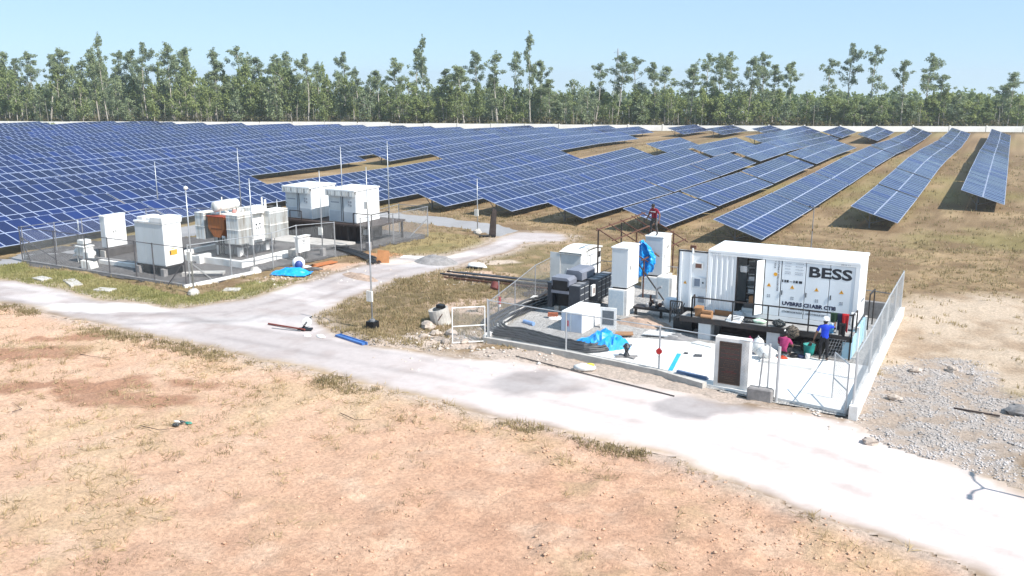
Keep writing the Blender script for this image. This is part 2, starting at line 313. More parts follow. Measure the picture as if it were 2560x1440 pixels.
def earth_mat(name, fine=.35, s1=9, s2=45, bump=.6, rough=.95, dist=.03, voro=0):
    m=bpy.data.materials.new(name); m.use_nodes=True; nt=m.node_tree; b=nt.nodes['Principled BSDF']; b.inputs['Roughness'].default_value=rough; b.inputs['Specular IOR Level'].default_value=.15
    at=nt.nodes.new('ShaderNodeAttribute'); at.attribute_name='earth'
    ge=nt.nodes.new('ShaderNodeNewGeometry')
    def noise(sc,det=5):
        n=nt.nodes.new('ShaderNodeTexNoise'); n.inputs['Scale'].default_value=sc; n.inputs['Detail'].default_value=det; n.inputs['Roughness'].default_value=.7; nt.links.new(ge.outputs['Position'],n.inputs['Vector']); return n
    n1,n2=noise(s1),noise(s2,3)
    ma=nt.nodes.new('ShaderNodeMath'); ma.operation='MULTIPLY_ADD'; ma.inputs[1].default_value=.6; nt.links.new(n1.outputs['Fac'],ma.inputs[0])
    mb_=nt.nodes.new('ShaderNodeMath'); mb_.operation='MULTIPLY'; mb_.inputs[1].default_value=.4; nt.links.new(n2.outputs['Fac'],mb_.inputs[0]); nt.links.new(mb_.outputs[0],ma.inputs[2])
    mr=nt.nodes.new('ShaderNodeMapRange'); mr.inputs['From Min'].default_value=.3; mr.inputs['From Max'].default_value=.7; mr.inputs['To Min'].default_value=1-fine; mr.inputs['To Max'].default_value=1+fine*.6
    nt.links.new(ma.outputs[0],mr.inputs['Value'])
    vm=nt.nodes.new('ShaderNodeVectorMath'); vm.operation='SCALE'; nt.links.new(at.outputs['Color'],vm.inputs[0]); nt.links.new(mr.outputs[0],vm.inputs['Scale'])
    nt.links.new(vm.outputs[0],b.inputs['Base Color'])
    h=ma.outputs[0]
    if voro:
        v=nt.nodes.new('ShaderNodeTexVoronoi'); v.inputs['Scale'].default_value=voro; nt.links.new(ge.outputs['Position'],v.inputs['Vector'])
        mx=nt.nodes.new('ShaderNodeMapRange'); mx.inputs['To Min'].default_value=.6; mx.inputs['To Max'].default_value=1.35; nt.links.new(v.outputs['Color'],mx.inputs['Value'])
        v2=nt.nodes.new('ShaderNodeVectorMath'); v2.operation='SCALE'; nt.links.new(vm.outputs[0],v2.inputs[0]); nt.links.new(mx.outputs[0],v2.inputs['Scale']); nt.links.new(v2.outputs[0],b.inputs['Base Color'])
        mm=nt.nodes.new('ShaderNodeMath'); mm.operation='SUBTRACT'; mm.inputs[0].default_value=1; nt.links.new(v.outputs['Distance'],mm.inputs[1]); h=mm.outputs[0]
    bp=nt.nodes.new('ShaderNodeBump'); bp.inputs['Strength'].default_value=bump; bp.inputs['Distance'].default_value=dist
    nt.links.new(h,bp.inputs['Height']); nt.links.new(bp.outputs[0],b.inputs['Normal'])
    return m
g_mat=earth_mat('earth',fine=.55,s1=9,s2=42,bump=1.0,dist=.08)
r_mat=earth_mat('dusty_road',fine=.16,s1=3,s2=40,bump=.4,dist=.02)
v_mat=earth_mat('gravel',fine=.3,s1=6,s2=40,bump=1,dist=.04,voro=16)
gme=grid_mesh('ground'); gme.materials.append(g_mat); tag(link('ground',gme),'ground of orange sandy soil and dry grass','ground',kind='structure')
# road: ragged-edged sheet cut from the same grid, worn grey asphalt to the left, overexposed glare painted into the dusty right
def cells(mask):
    c=mask[:-1,:-1]+mask[1:,:-1]+mask[:-1,1:]+mask[1:,1:]; return c>=2
dust_glare=sstep(GX+.2*(GY-30)+6*(n_big-.5),-27,-8)  # paler towards the right: overexposed sunlight put into the dusty road colour
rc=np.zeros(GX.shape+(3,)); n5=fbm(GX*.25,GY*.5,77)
rc[...]=np.array((.42,.37,.355))*(1-dust_glare[...,None])+np.array((.62,.535,.505))*dust_glare[...,None]
pale=sstep(n5+.2*n_mid,.66,.86)*.55; rc=rc*(1-pale[...,None])+np.array((.62,.56,.54))*pale[...,None]
def spot(arr,px,py,rx,ry,c,k):
    q=P(px,py); ux=(wx-q.x)*_ch+(wy-q.y)*_sh; uy=-(wx-q.x)*_sh+(wy-q.y)*_ch
    mk=k*sstep(1.3-np.hypot(ux/rx,uy/ry)+.5*(n_mid-.5),.15,.6); return arr*(1-mk[...,None])+np.array(c)*mk[...,None]
for a in [(250,770,4,.9,(.75,.70,.67),.8),(620,800,5,.8,(.44,.41,.40),.5),(480,745,3,.6,(.33,.31,.31),.5),(1350,960,1.8,1.5,(.35,.315,.305),.95),(1760,1015,1.8,1.1,(.35,.315,.305),.95),(1520,960,2.6,.8,(.46,.41,.39),.6),(950,655,3,.8,(.66,.55,.47),.7),(1060,640,3.5,.8,(.70,.62,.56),.8),(1090,664,2.5,.7,(.50,.47,.46),.6),(720,690,2.6,.8,(.5,.45,.43),.4),(1050,870,3,.5,(.62,.54,.49),.5)]: rc=spot(rc,*a)
def blurm(m,n=5):
    m=m.astype(float)
    for k in range(n): m=(m+np.roll(m,1,0)+np.roll(m,-1,0)+np.roll(m,1,1)+np.roll(m,-1,1))/5
    return m
def track(pts,off,w):
    q=[P(a,b) for a,b in pts]; best=np.full(GX.shape,1e9)
    for a,b in zip(q[:-1],q[1:]):
        d=(b-a); L=d.length; d=d/L; ux=(GX-a.x)*d.x+(GY-a.y)*d.y; uy=-(GX-a.x)*d.y+(GY-a.y)*d.x
        best=np.where((ux>-.5)&(ux<L+.5),np.minimum(best,np.abs(uy-off)),best)
    return np.exp(-(best/w)**2)
for pts in ([(-60,722),(120,748),(400,798),(700,850),(1000,905),(1300,960),(1600,1030),(1900,1110),(2200,1210),(2600,1370)],[(300,800),(600,790),(760,745),(880,700),(1000,668),(1130,645),(1240,605)]):
    for off in (-.85,.75):
        tk=track(pts,off,.22)*(.5+.7*sstep(fbm(GX*.7,GY*.7,88),.35,.6)); rc=rc*(1-.16*tk[...,None])
rc=rc*(1-.12*sstep(fbm(GX*1.3,GY*1.3,89),.5,.7)[...,None]*np.array((.8,1,1.1)))
edge_w=sstep(blurm(road,34)+.25*(n_fin-.5),.42,.92)[...,None]; rc=rc*edge_w+(.9*col+.1*rc)*(1-edge_w)
zr=np.where(road>0,.012,.0)+.012*(n_mid-.5)*(road>0)-.02*(1-road)
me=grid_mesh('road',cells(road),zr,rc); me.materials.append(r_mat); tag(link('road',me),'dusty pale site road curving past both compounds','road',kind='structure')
bc=np.zeros(GX.shape+(3,)); bc[...]=(.30,.29,.29); bc=bc*(1+.25*(n_mid[...,None]-.5))
me=grid_mesh('service_road',cells(back),np.where(back>0,.010,-.02),bc); me.materials.append(r_mat); tag(link('service_road',me),'grey asphalt service road behind the transformer compound','road',kind='structure')
def yard(name,mask,c,lab):
    z=.02+.05*(n_fin-.5)+.04*(n_mid-.5); me=grid_mesh(name,cells(mask),z,c); me.materials.append(v_mat); tag(link(name,me),lab,'gravel',kind='structure')
gc=np.zeros(GX.shape+(3,)); gc[...]=(.135,.125,.12); gc*=(.75+.5*n_mid[...,None]); yard('gravel_yard',yl,gc,'grey gravel of the transformer compound')
gc=np.zeros(GX.shape+(3,)); gc[...]=(.38,.36,.34); gc*=(.75+.5*n_mid[...,None]); yard('gravel_yard',yr,gc,'pale gravel inside the battery compound')
# ------------------------------------------------------------------ solar tables
TILT=R(18); ML,MW,PITCHM=1.66,.992,1.012
def panel_mat():
    m=bpy.data.materials.new('solar_glass'); m.use_nodes=True; nt=m.node_tree; b=nt.nodes['Principled BSDF']; L=nt.links.new
    b.inputs['Roughness'].default_value=.18; b.inputs['Specular IOR Level'].default_value=.24
    uv=nt.nodes.new('ShaderNodeUVMap'); sp=nt.nodes.new('ShaderNodeSeparateXYZ'); L(uv.outputs[0],sp.inputs[0])
    def line(sock,w):
        f=nt.nodes.new('ShaderNodeMath'); f.operation='FRACT'; L(sock,f.inputs[0])
        g=nt.nodes.new('ShaderNodeMath'); g.operation='LESS_THAN'; L(f.outputs[0],g.inputs[0]); g.inputs[1].default_value=w; return g.outputs[0]
    mul=nt.nodes.new('ShaderNodeMath'); mul.operation='MULTIPLY'; mul.inputs[1].default_value=3; L(sp.outputs[1],mul.inputs[0])
    l1,l2,l3=line(sp.outputs[0],.05),line(sp.outputs[1],.05),line(mul.outputs[0],.06)
    mx=nt.nodes.new('ShaderNodeMath'); mx.operation='MAXIMUM'; L(l1,mx.inputs[0]); L(l2,mx.inputs[1])
    half=nt.nodes.new('ShaderNodeMath'); half.operation='MULTIPLY'; half.inputs[1].default_value=.55; L(l3,half.inputs[0])
    mx2=nt.nodes.new('ShaderNodeMath'); mx2.operation='MAXIMUM'; L(mx.outputs[0],mx2.inputs[0]); L(half.outputs[0],mx2.inputs[1])
    ge=nt.nodes.new('ShaderNodeNewGeometry'); oi=nt.nodes.new('ShaderNodeObjectInfo')
    ad=nt.nodes.new('ShaderNodeMath'); ad.operation='ADD'; L(ge.outputs['Random Per Island'],ad.inputs[0]); L(oi.outputs['Random'],ad.inputs[1])
    fr=nt.nodes.new('ShaderNodeMath'); fr.operation='FRACT'; L(ad.outputs[0],fr.inputs[0])
    cr=nt.nodes.new('ShaderNodeValToRGB'); L(fr.outputs[0],cr.inputs[0]); e=cr.color_ramp.elements
    e[0].color=(.005,.008,.040,1); e[1].color=(.004,.016,.10,1)
    for pos,c in ((.2,(.006,.008,.038,1)),(.5,(.005,.011,.062,1)),(.85,(.005,.013,.073,1))): el=e.new(pos); el.color=c
    mc=nt.nodes.new('ShaderNodeMixRGB'); L(mx2.outputs[0],mc.inputs[0]); L(cr.outputs[0],mc.inputs[1]); mc.inputs[2].default_value=(.02,.04,.13,1)
    nz=nt.nodes.new('ShaderNodeTexNoise'); nz.inputs['Scale'].default_value=.045; nz.inputs['Detail'].default_value=3; L(ge.outputs['Position'],nz.inputs['Vector'])
    mr=nt.nodes.new('ShaderNodeMapRange'); mr.inputs['From Min'].default_value=.3; mr.inputs['From Max'].default_value=.7; mr.inputs['To Min'].default_value=.7; mr.inputs['To Max'].default_value=1.35; L(nz.outputs['Fac'],mr.inputs['Value'])
    vm=nt.nodes.new('ShaderNodeVectorMath'); vm.operation='SCALE'; L(mc.outputs[0],vm.inputs[0]); L(mr.outputs[0],vm.inputs['Scale']); L(vm.outputs[0],b.inputs['Base Color'])
    rr0=nt.nodes.new('ShaderNodeMapRange'); rr0.inputs['To Min'].default_value=.10; rr0.inputs['To Max'].default_value=.30; L(fr.outputs[0],rr0.inputs['Value']); L(rr0.outputs[0],b.inputs['Roughness'])
    return m
PANEL=panel_mat(); FRAME=M('aluminium_frame',(.50,.56,.72),.4,metal=.15,var=.06); PSTEEL=M('panel_steel',(.22,.215,.21),.6,metal=.4,var=.2)
def module_geo(mb, cx=0, cy=0, uvs=None):
    x0,x1,y0,y1=cx-ML/2,cx+ML/2,cy-MW/2,cy+MW/2; fw=.026; t=.02
    o=[(x0,y0),(x1,y0),(x1,y1),(x0,y1)]; i=[(x0+fw,y0+fw),(x1-fw,y0+fw),(x1-fw,y1-fw),(x0+fw,y1-fw)]
    V=[(*q,t) for q in o]+[(*q,t) for q in i]+[(*q,-t) for q in o]
    F=[(k,(k+1)%4,(k+1)%4+4,k+4) for k in range(4)]+[(k+8,(k+1)%4+8,(k+1)%4,k) for k in range(4)]+[(11,10,9,8)]
    mb.add(V,F,1); mb.add([(*q,t-.006) for q in i],[(0,1,2,3)],0)
def with_uv(me):
    uv=me.uv_layers.new(name='UVMap')
    for p in me.polygons:
        if p.material_index==0:
            for k,li in enumerate(p.loop_indices): uv.data[li].uv=((0,0),(10,0),(10,6),(0,6))[k]
    return me
mb=MB(); module_geo(mb); MODULE=with_uv(mb.mesh('module',[PANEL,FRAME]))
OFF=.845; ZC=1.12
def slope(x): return Vector((x*math.cos(TILT),0,ZC-x*math.sin(TILT)))
POST=MBB(-.05,.05,-.04,.04,-.3,ZC-.02+.12).mesh('post',PSTEEL)
RAFTER=MB().bar(slope(-1.6)-Vector((0,0,.1)),slope(1.6)-Vector((0,0,.1)),.05,.08).mesh('rafter',PSTEEL)
BRACE=MB().bar((-.42,0,.35),slope(-1.35)-Vector((0,0,.12)),.045,.045).bar((-.36,0,.35),slope(.9)-Vector((0,0,.12)),.045,.045).mesh('brace',PSTEEL)
_cache={}
def table_meshes(n):
    if n in _cache: return _cache[n]
    L=n*PITCHM; pur=MB()
    for x in (-1.25,-.4,.4,1.25): c=slope(x)-Vector((0,0,.045)); pur.bar(c+Vector((0,-L/2,0)),c+Vector((0,L/2,0)),.05,.05)
    arr=MB(); 
    for i in range(n):
        for sgn in (-1,1): module_geo(arr,sgn*OFF,(i-(n-1)/2)*PITCHM)
    sup=MB(); k=max(2,round(L/3.6)); ys=[-L/2+1+(L-2)*i/(k-1) for i in range(k)]
    for y in ys:
        for me in (POST,RAFTER,BRACE):
            xo=-.38 if me is POST else 0
            sup.add([(q.co.x+xo,q.co.y+y,q.co.z) for q in me.vertices],[tuple(p.vertices) for p in me.polygons])
    _cache[n]=(pur.mesh('purlins',PSTEEL),with_uv(arr.mesh('module_array',[PANEL,FRAME])),sup.mesh('support_frame',PSTEEL),ys); return _cache[n]
ORD=['first','second','third','fourth','fifth','sixth','seventh','eighth','ninth','tenth','eleventh','twelfth','thirteenth','fourteenth','fifteenth','sixteenth','seventeenth','eighteenth','nineteenth','twentieth']+['twenty-'+w for w in ('first','second','third','fourth','fifth','sixth','seventh','eighth','ninth')]+['thirtieth']+['thirty-'+w for w in ('first','second','third','fourth','fifth','sixth','seventh','eighth','ninth')]+['fortieth']
rng=random.Random(5)
def solar_table(s, a0, a1, label, yaw=0, loose=0):
    n=max(3,round((a1-a0)/PITCHM)); L=n*PITCHM; ac=(a0+a1)/2; sc=s-1.6
    z0,z1=tz(sc,ac-L/2),tz(sc,ac+L/2)
    t=thing('solar_table',label,'solar panels',(sc,ac,(z0+z1)/2+rng.uniform(-.01,.01)),0,'tables of the solar field')
    t.rotation_euler=(math.atan2(z1-z0,L)+R(rng.uniform(-.08,.08)+loose*rng.uniform(-.5,.5)),R(loose*rng.uniform(-1.6,1.6)+rng.uniform(-.4,.4) if ac<100 else rng.uniform(-1.0,1.0)),-yaw); t.scale=(1,(a1-a0)/L,1)
    pur,arr,sup,ys=table_meshes(n)
    if ac<98 and sc>-125:
        for i in range(n):
            for sg in (-1,1):
                p=slope(sg*OFF); m=link('module',MODULE,t,(p.x,(i-(n-1)/2)*PITCHM,p.z)); m.rotation_euler=(R(rng.gauss(0,.25)),TILT+R(rng.gauss(0,.3)),0)
    else:
        m=link('module_array',arr,t,(0,0,ZC)); m.rotation_euler=(0,TILT,0); m['kind']='stuff'
    link('purlins',pur,t)
    if ac<92:
        for y in ys: link('post',POST,t,(-.38,y,0)); link('rafter',RAFTER,t,(0,y,0)); link('brace',BRACE,t,(0,y,0))
    else: link('support_frame',sup,t)['kind']='stuff'
def row_s(k): return .3-6.45*k-(.6*(k-6) if k>6 else 0)
def bow(k,a):
    return float(np.interp(a,[58,82,105,140],[(-.36,-.9,-1.1,-.9,-.4)[k-2],(-.2,-.3,-.3,-.3,-.2)[k-2],.35 if k>2 else .2,0])) if 2<=k<=6 else 0
def split(a0,a1,step=15.7):
    out=[]; a=a0
    while a1-a>4: b=min(a+step,a1); out.append((a,b)); a=b
    return out
def left_edge(s):   # where the row leaves the left edge of the photograph
    return 0.585*(-s)+.5-9-rng.uniform(0,14)
rows={0:[(80.8,100.9),(100.9,126),(126,158),(158,186)],
 1:[(67.5,82.6),(82.6,96.2),(96.2,108.2),(108.2,119),(119,129.7),(129.7,142),(142,154.2),(154.2,171),(171,186)],
 2:[(56.5,72.8),(72.8,89.1),(89.1,105.5),(105.5,126.3),(126.3,148.7),(148.7,170),(170,186)],
 3:[(58.4,70.2),(70.2,87.5),(87.5,104.9),(106,121),(121,138.5),(161.5,175),(175,186)],
 4:[(59.3,77.9),(77.9,91.5),(91.5,105),(106.6,124),(124,141.8),(141.8,164),(166,184)],
 5:[(60.1,77)]+split(77,108.6)+[(110,132.9),(138.3,160),(160,183)],
 6:split(60,108.5)+[(112,126.5),(168,183)],
 7:split(57,101)+[(163,181)],
 8:split(left_edge(row_s(8)),140)+[(162,179)],
 9:split(left_edge(row_s(9)),63.5)+split(93,166),
 10:[(a,b,-3.0) for a,b in split(left_edge(row_s(10)),90)]+split(90.6,168)}
for k in range(11,31):
    s=row_s(k); a0=left_edge(s); a1=WALL_A(s)-rng.uniform(15,24)
    if a1-a0>16: rows[k]=split(a0,a1)
for k,segs in rows.items():
    for i,sg_ in enumerate(segs):
        a0,a1=sg_[:2]; ds=sg_[2] if len(sg_)>2 else 0
        rw='rightmost row' if k==0 else f'{ORD[k]} row from the right'
        solar_table(row_s(k)+ds+.5*bow(k,a0)+.5*bow(k,a1),a0+(.2 if k<5 else .07),a1-(.2 if k<5 else .07),f'tilted blue solar table, {ORD[i]} from the near end of the {rw}',math.atan2(bow(k,a1)-bow(k,a0),a1-a0),1 if k<2 else (.4 if k<4 else 0))

# ------------------------------------------------------------------ far boundary wall
wall=thing('boundary_wall','long low white boundary wall in front of the trees','wall')
WALLM=M('whitewash',(.82,.80,.76),.9,var=.06,scale=.4,col2=(.70,.66,.60))
wdir=Vector((1,.435,0)).normalized(); s=-290; i=0
PAN=MBB(0,7.0,-.10,.10,-.5,1.22).mesh('wall_panel',WALLM); COPE=MBB(-.15,.15,-.16,.16,-.5,1.30).mesh('pillar',WALLM)
while s<120:
    o=link('wall_panel',PAN,wall,(s,WALL_A(s),rng.uniform(-.05,.06)+.10*math.sin(s/25)+(.28 if s<-120 else 0))); o.rotation_euler=(0,0,math.atan(.435))
    o=link('pillar',COPE,wall,(s-.06*wdir.x*0,WALL_A(s),0.05)); o.rotation_euler=(0,0,math.atan(.435)); s+=7.25*wdir.x
# thin fence stakes on the wall
STK=MBB(-.035,.035,-.035,.035,-.2,1.75).mesh('stake',GALV2)
stk=thing('stake_fence','thin grey stakes standing along the far white wall','fence'); s=-110
while s<25: link('stake',STK,stk,(s,WALL_A(s)+.7,0)); s+=3.4
# ------------------------------------------------------------------ pylon behind the trees
PYM=M('pylon_steel',(.62,.64,.66),.5,metal=.2,var=.1)
py=thing('transmission_pylon','slim steel lattice pylon rising above the wood','pylon')
c=P(1540,320); d=(c-Vector((0,0,0))).normalized(); base=c+Vector((d.x,d.y,0))*22; HT=17.8
legs=[]; mbx=MB()
def wid(z): return 2.6*(1-z/HT)**1.25+.14
for sx,sy in ((-1,-1),(1,-1),(1,1),(-1,1)):
    m=MB(); pts=[(sx*wid(z)/2,sy*wid(z)/2,z) for z in np.linspace(0,HT,9)]; m.tube(pts,.075,5,r2=.045); m.build('leg',PYM,py,base)
zs=[HT*(1-(1-i/12)**1.15) for i in range(13)]
for z0,z1 in zip(zs[:-1],zs[1:]):
    for (ax,ay),(bx_,by) in (((-1,-1),(1,-1)),((1,-1),(1,1)),((1,1),(-1,1)),((-1,1),(-1,-1))):
        w0,w1=wid(z0)/2,wid(z1)/2
        mbx.bar((ax*w0,ay*w0,z0),(bx_*w1,by*w1,z1),.03); mbx.bar((bx_*w0,by*w0,z0),(ax*w1,ay*w1,z1),.03); mbx.bar((ax*w1,ay*w1,z1),(bx_*w1,by*w1,z1),.04)
mbx.build('lattice',PYM,py,base)
for z,w in ((13.5,1.9),(15.2,1.5),(16.8,1.1)): MB().bar((-w,0,z),(w,0,z),.06).bar((-w,0,z),(0,0,z+.5),.04).bar((w,0,z),(0,0,z+.5),.04).build('cross_arm',PYM,py,base)
# ------------------------------------------------------------------ trees
def leaf_mat(name, cols):
    m=bpy.data.materials.new(name); m.use_nodes=True; nt=m.node_tree; L=nt.links.new; b=nt.nodes['Principled BSDF']
    ge=nt.nodes.new('ShaderNodeNewGeometry'); oi=nt.nodes.new('ShaderNodeObjectInfo'); tc=nt.nodes.new('ShaderNodeTexCoord')
    nz=nt.nodes.new('ShaderNodeTexNoise'); nz.inputs['Scale'].default_value=.35; L(tc.outputs['Object'],nz.inputs['Vector'])
    a=nt.nodes.new('ShaderNodeMath'); a.operation='MULTIPLY_ADD'; L(ge.outputs['Random Per Island'],a.inputs[0]); a.inputs[1].default_value=.35; 
    a2=nt.nodes.new('ShaderNodeMath'); a2.operation='MULTIPLY_ADD'; L(oi.outputs['Random'],a2.inputs[0]); a2.inputs[1].default_value=.35; L(nz.outputs['Fac'],a2.inputs[2])
    a3=nt.nodes.new('ShaderNodeMath'); a3.operation='SUBTRACT'; L(a2.outputs[0],a3.inputs[0]); a3.inputs[1].default_value=.2; L(a3.outputs[0],a.inputs[2])
    cr=nt.nodes.new('ShaderNodeValToRGB'); L(a.outputs[0],cr.inputs[0]); e=cr.color_ramp.elements
    e[0].position=.15; e[1].position=.9; e[0].color=(*cols[0],1); e[1].color=(*cols[2],1); el=e.new(.5); el.color=(*cols[1],1)
    L(cr.outputs[0],b.inputs['Base Color']); b.inputs['Roughness'].default_value=.55; b.inputs['Specular IOR Level'].default_value=.35
    tr=nt.nodes.new('ShaderNodeBsdfTranslucent'); L(cr.outputs[0],tr.inputs[0]); mx=nt.nodes.new('ShaderNodeMixShader'); mx.inputs[0].default_value=.45
    L(b.outputs[0],mx.inputs[1]); L(tr.outputs[0],mx.inputs[2]); L(mx.outputs[0],nt.nodes['Material Output'].inputs[0]); return m
LEAF=leaf_mat('eucalyptus_leaves',((.15,.19,.12),(.235,.285,.17),(.32,.37,.19)))
LEAF2=leaf_mat('young_leaves',((.14,.18,.08),(.22,.27,.11),(.31,.355,.13)))
BARK=M('pale_bark',(.52,.47,.41),.9,var=.2,scale=2,col2=(.30,.26,.22),stretch=(1,1,.3))
def leaves(rs, centers, radii, counts, lw=.13, ll=.42):
    """one mesh of many hanging leaf-sized quads spread through clumps"""
    C=[]; 
    for c,r,n in zip(centers,radii,counts):
        d=rs.normal(size=(n,3)); d/=np.linalg.norm(d,axis=1)[:,None]; rad=rs.rand(n)**.45
        C.append(np.array(c)+d*rad[:,None]*np.array(r))
    C=np.concatenate(C); n=len(C)
    ax=rs.normal(size=(n,3))*np.array([.75,.75,.55])+np.array([0,0,-.7]); ax/=np.linalg.norm(ax,axis=1)[:,None]
    sd=np.cross(ax,rs.normal(size=(n,3))); sd/=np.linalg.norm(sd,axis=1)[:,None]
    sz=(.6+.8*rs.rand(n))[:,None]; a=ax*ll*sz; w=sd*lw*sz*1.3
    V=np.stack([C,C+a*.45+w,C+a,C+a*.45-w],1).reshape(-1,3)
    return V
def quad_mesh(name,V,mat):
    me=bpy.data.meshes.new(name); n=len(V)//4; me.vertices.add(len(V)); me.vertices.foreach_set('co',V.astype(np.float32).ravel())
    me.loops.add(4*n); me.loops.foreach_set('vertex_index',np.arange(4*n,dtype=np.int32)); me.polygons.add(n)
    me.polygons.foreach_set('loop_start',np.arange(0,4*n,4,dtype=np.int32)); me.polygons.foreach_set('loop_total',np.full(n,4,np.int32))
    me.materials.append(mat); me.update(calc_edges=True); return me
def tall_proto(seed, H=18.0, base=.42, spread=2.3, dens=1.0):
    rs=np.random.RandomState(seed); tr=MB(); lean=rs.uniform(-.05,.05,2); bend=rs.uniform(-.9,.9,2)
    def axis_at(t): return Vector((lean[0]*H*t+bend[0]*math.sin(t*2.6),lean[1]*H*t+bend[1]*math.sin(t*2.1),H*t))
    pts=[axis_at(t) for t in np.linspace(0,.97,10)]; pts[0].z=-.5; tr.tube(pts,.19,7,r2=.03)
    cs,rr,ct=[],[],[]
    nb=rs.randint(11,16)
    for i in range(nb):
        t=base+(1-base)*((i+rs.rand()*.9)/nb)**.9; o=axis_at(t); an=rs.rand()*2*PI; u=(t-base)/(1-base); prof=math.sin(PI*min(1,u*.78+.2))
        ln=spread*prof*rs.uniform(.45,1.2); up=rs.uniform(.5,1.3); mid=o+Vector((math.cos(an)*ln*.55,math.sin(an)*ln*.55,ln*up*.35)); tip=o+Vector((math.cos(an)*ln,math.sin(an)*ln,ln*up))
        tr.tube([o,mid,tip],.05,5,r2=.012)
        for k in range(rs.randint(3,7)):
            f=rs.uniform(.45,1.1); c=o+(tip-o)*f+Vector(rs.normal(size=3)*np.array([.38,.38,.3])); q=rs.uniform(.30,.78)*(.8+.3*prof); cs.append(c); rr.append((q,q,q*rs.uniform(.7,1.3))); ct.append(int((150*q*q+16)*dens))
    for k in range(14): cs.append(axis_at(rs.uniform(base*.8,.95))+Vector(rs.normal(size=3)*np.array([.45,.45,.2]))); q=rs.uniform(.25,.5); rr.append((q,q,q*1.4)); ct.append(int(26*dens))
    for k in range(4): cs.append(axis_at(.93+.025*k)+Vector(rs.normal(size=3)*.3)); rr.append((.4,.4,.55)); ct.append(32)
    return tr.mesh('trunk',BARK,True), quad_mesh('crown',leaves(rs,cs,rr,ct,.075,.30),LEAF)
def low_proto(seed, H=7.0, w=1.5, base=.22, mat=None, n=15):
    rs=np.random.RandomState(seed); tr=MB(); bend=rs.uniform(-.25,.25,2)
    def ax_(t): return Vector((bend[0]*math.sin(t*3),bend[1]*math.sin(t*2.4),H*t))
    p=[ax_(t) for t in np.linspace(0,.95,7)]; p[0].z=-.4; tr.tube(p,.08,5,r2=.02)
    cs,rr,ct=[],[],[]
    for i in range(n*2):
        t=base+(1-base)*(i+rs.rand())/(2*n); o=ax_(t); an=rs.rand()*2*PI; u=(t-base)/(1-base); ln=w*math.sin(PI*min(1,u*.86+.13))*rs.uniform(.2,1.1)
        tip=o+Vector((math.cos(an)*ln,math.sin(an)*ln,.45*ln)); tr.tube([o,tip],.025,4,r2=.008)
        q=rs.uniform(.35,.72)*(1.1-.4*u); cs.append(tip); rr.append((q,q,q*1.2)); ct.append(int(120*q*q)+12)
    return tr.mesh('trunk',BARK,True), quad_mesh('crown',leaves(rs,cs,rr,ct,.085,.30),mat or LEAF2)
TALL=[tall_proto(100+i,18,b,sp,d) for i,(b,sp,d) in enumerate([(.34,2.3,1.0),(.42,2.6,.9),(.28,2.0,1.1),(.45,2.5,.8),(.26,1.7,1.1),(.38,2.9,.85),(.48,2.2,.9),(.3,2.5,1.0)])]
LOW=[low_proto(200+i,7.0,1.3+.25*(i%4),.18+.05*(i%3),LEAF2 if i%3 else LEAF,13+i%4) for i in range(9)]
def place_tree(proto, loc, sc, rz, label, group, name='eucalyptus_tree', lean=(0,0)):
    t=thing(name,label,'tree',loc,rz,group); t.rotation_euler=(lean[0],lean[1],rz); t.scale=(sc[0],sc[0],sc[1])
    link('trunk',proto[0],t); link('crown',proto[1],t); return t
def behind(px, d):
    """ground point d metres behind the far wall on the sight line of photo column px"""
    u=(px-1280)/F_PX; dx=u; dy=_c+_s*0.18  # direction of that column near the horizon
    v=Vector((dx*_ch-dy*_sh, dx*_sh+dy*_ch)).normalized()
    t=(212.5-2.6*.435)/(v.y-.435*v.x); p=v*(t+d); return p
def top_h(p, ytop):   # tree height so that its top is seen at photo row ytop
    cx=p.x*_ch+p.y*_sh; cy=-p.x*_sh+p.y*_ch; v=(ytop-720)/F_PX
    return CAM_H - cy*(_s+v*_c)/(_c-v*_s)
tall=[(22,128),(62,150),(95,133),(128,140),(178,125),(212,150),(250,132),(272,90),(302,130),(345,128),(372,116),(437,117),(462,150),(487,122),(540,126),(562,150),(600,125),(627,150),(656,142),(702,146),(722,138),(770,143),(806,160),(858,138),(905,172),(950,175),(1003,152),(1040,127),(1066,94),(1110,176),(1135,170),(1162,165),(1198,128),(1246,134),(1284,128),(1326,87),(1352,150),(1376,202),(1485,165),(1538,140),(1596,150),(1636,160),(1662,165),(1722,168),(1766,142),(1792,141),(1822,138),(1862,150),(1906,135),(1928,166),(1972,158),(2072,155),(2122,118),(2176,123),(2252,150),(2316,142),(2346,186),(2492,207),(2516,180)]
rt=random.Random(11)
for i,(px,yt) in enumerate(tall):
    p=behind(px,rt.choice((4,6,8,11,15,20))); h=top_h(p,yt); pr=TALL[rt.randrange(8)]
    if yt<100: pr=TALL[4]
    k=h/18; wsc=(.85+.35*rt.random())*(1.0 if yt>100 else .8)
    place_tree(pr,(p.x,p.y,0),(wsc,k),rt.uniform(0,6.28),f'tall pale-trunked eucalyptus with open crown, {ORD[i%40] if i<40 else ORD[len(tall)-1-i]} tall crown from the {"left" if i<40 else "right"}','tall eucalyptus trees behind the far wall',lean=(R(rt.uniform(-3,3)),R(rt.uniform(-4,4))))
xs=np.linspace(-60,2640,270); rt.shuffle(TALL)
for i,px in enumerate(xs):
    px+=rt.uniform(-9,9); d=rt.choice((3,5,8,12,16,22,30,38)); p=behind(px,d)
    yt=rt.uniform(222,262)-(75*rt.random() if px<950 else (30*rt.random() if px<1500 else 0))+(6 if px>2000 else 0); h=top_h(p,yt); h=max(4.0,h); pr=LOW[rt.randrange(9)]
    place_tree(pr,(p.x,p.y,0),(.95+.5*rt.random(),h/7),rt.uniform(0,6.28),'slender young eucalyptus in the dense low wood behind the white wall','young trees of the low wood','young_eucalyptus')
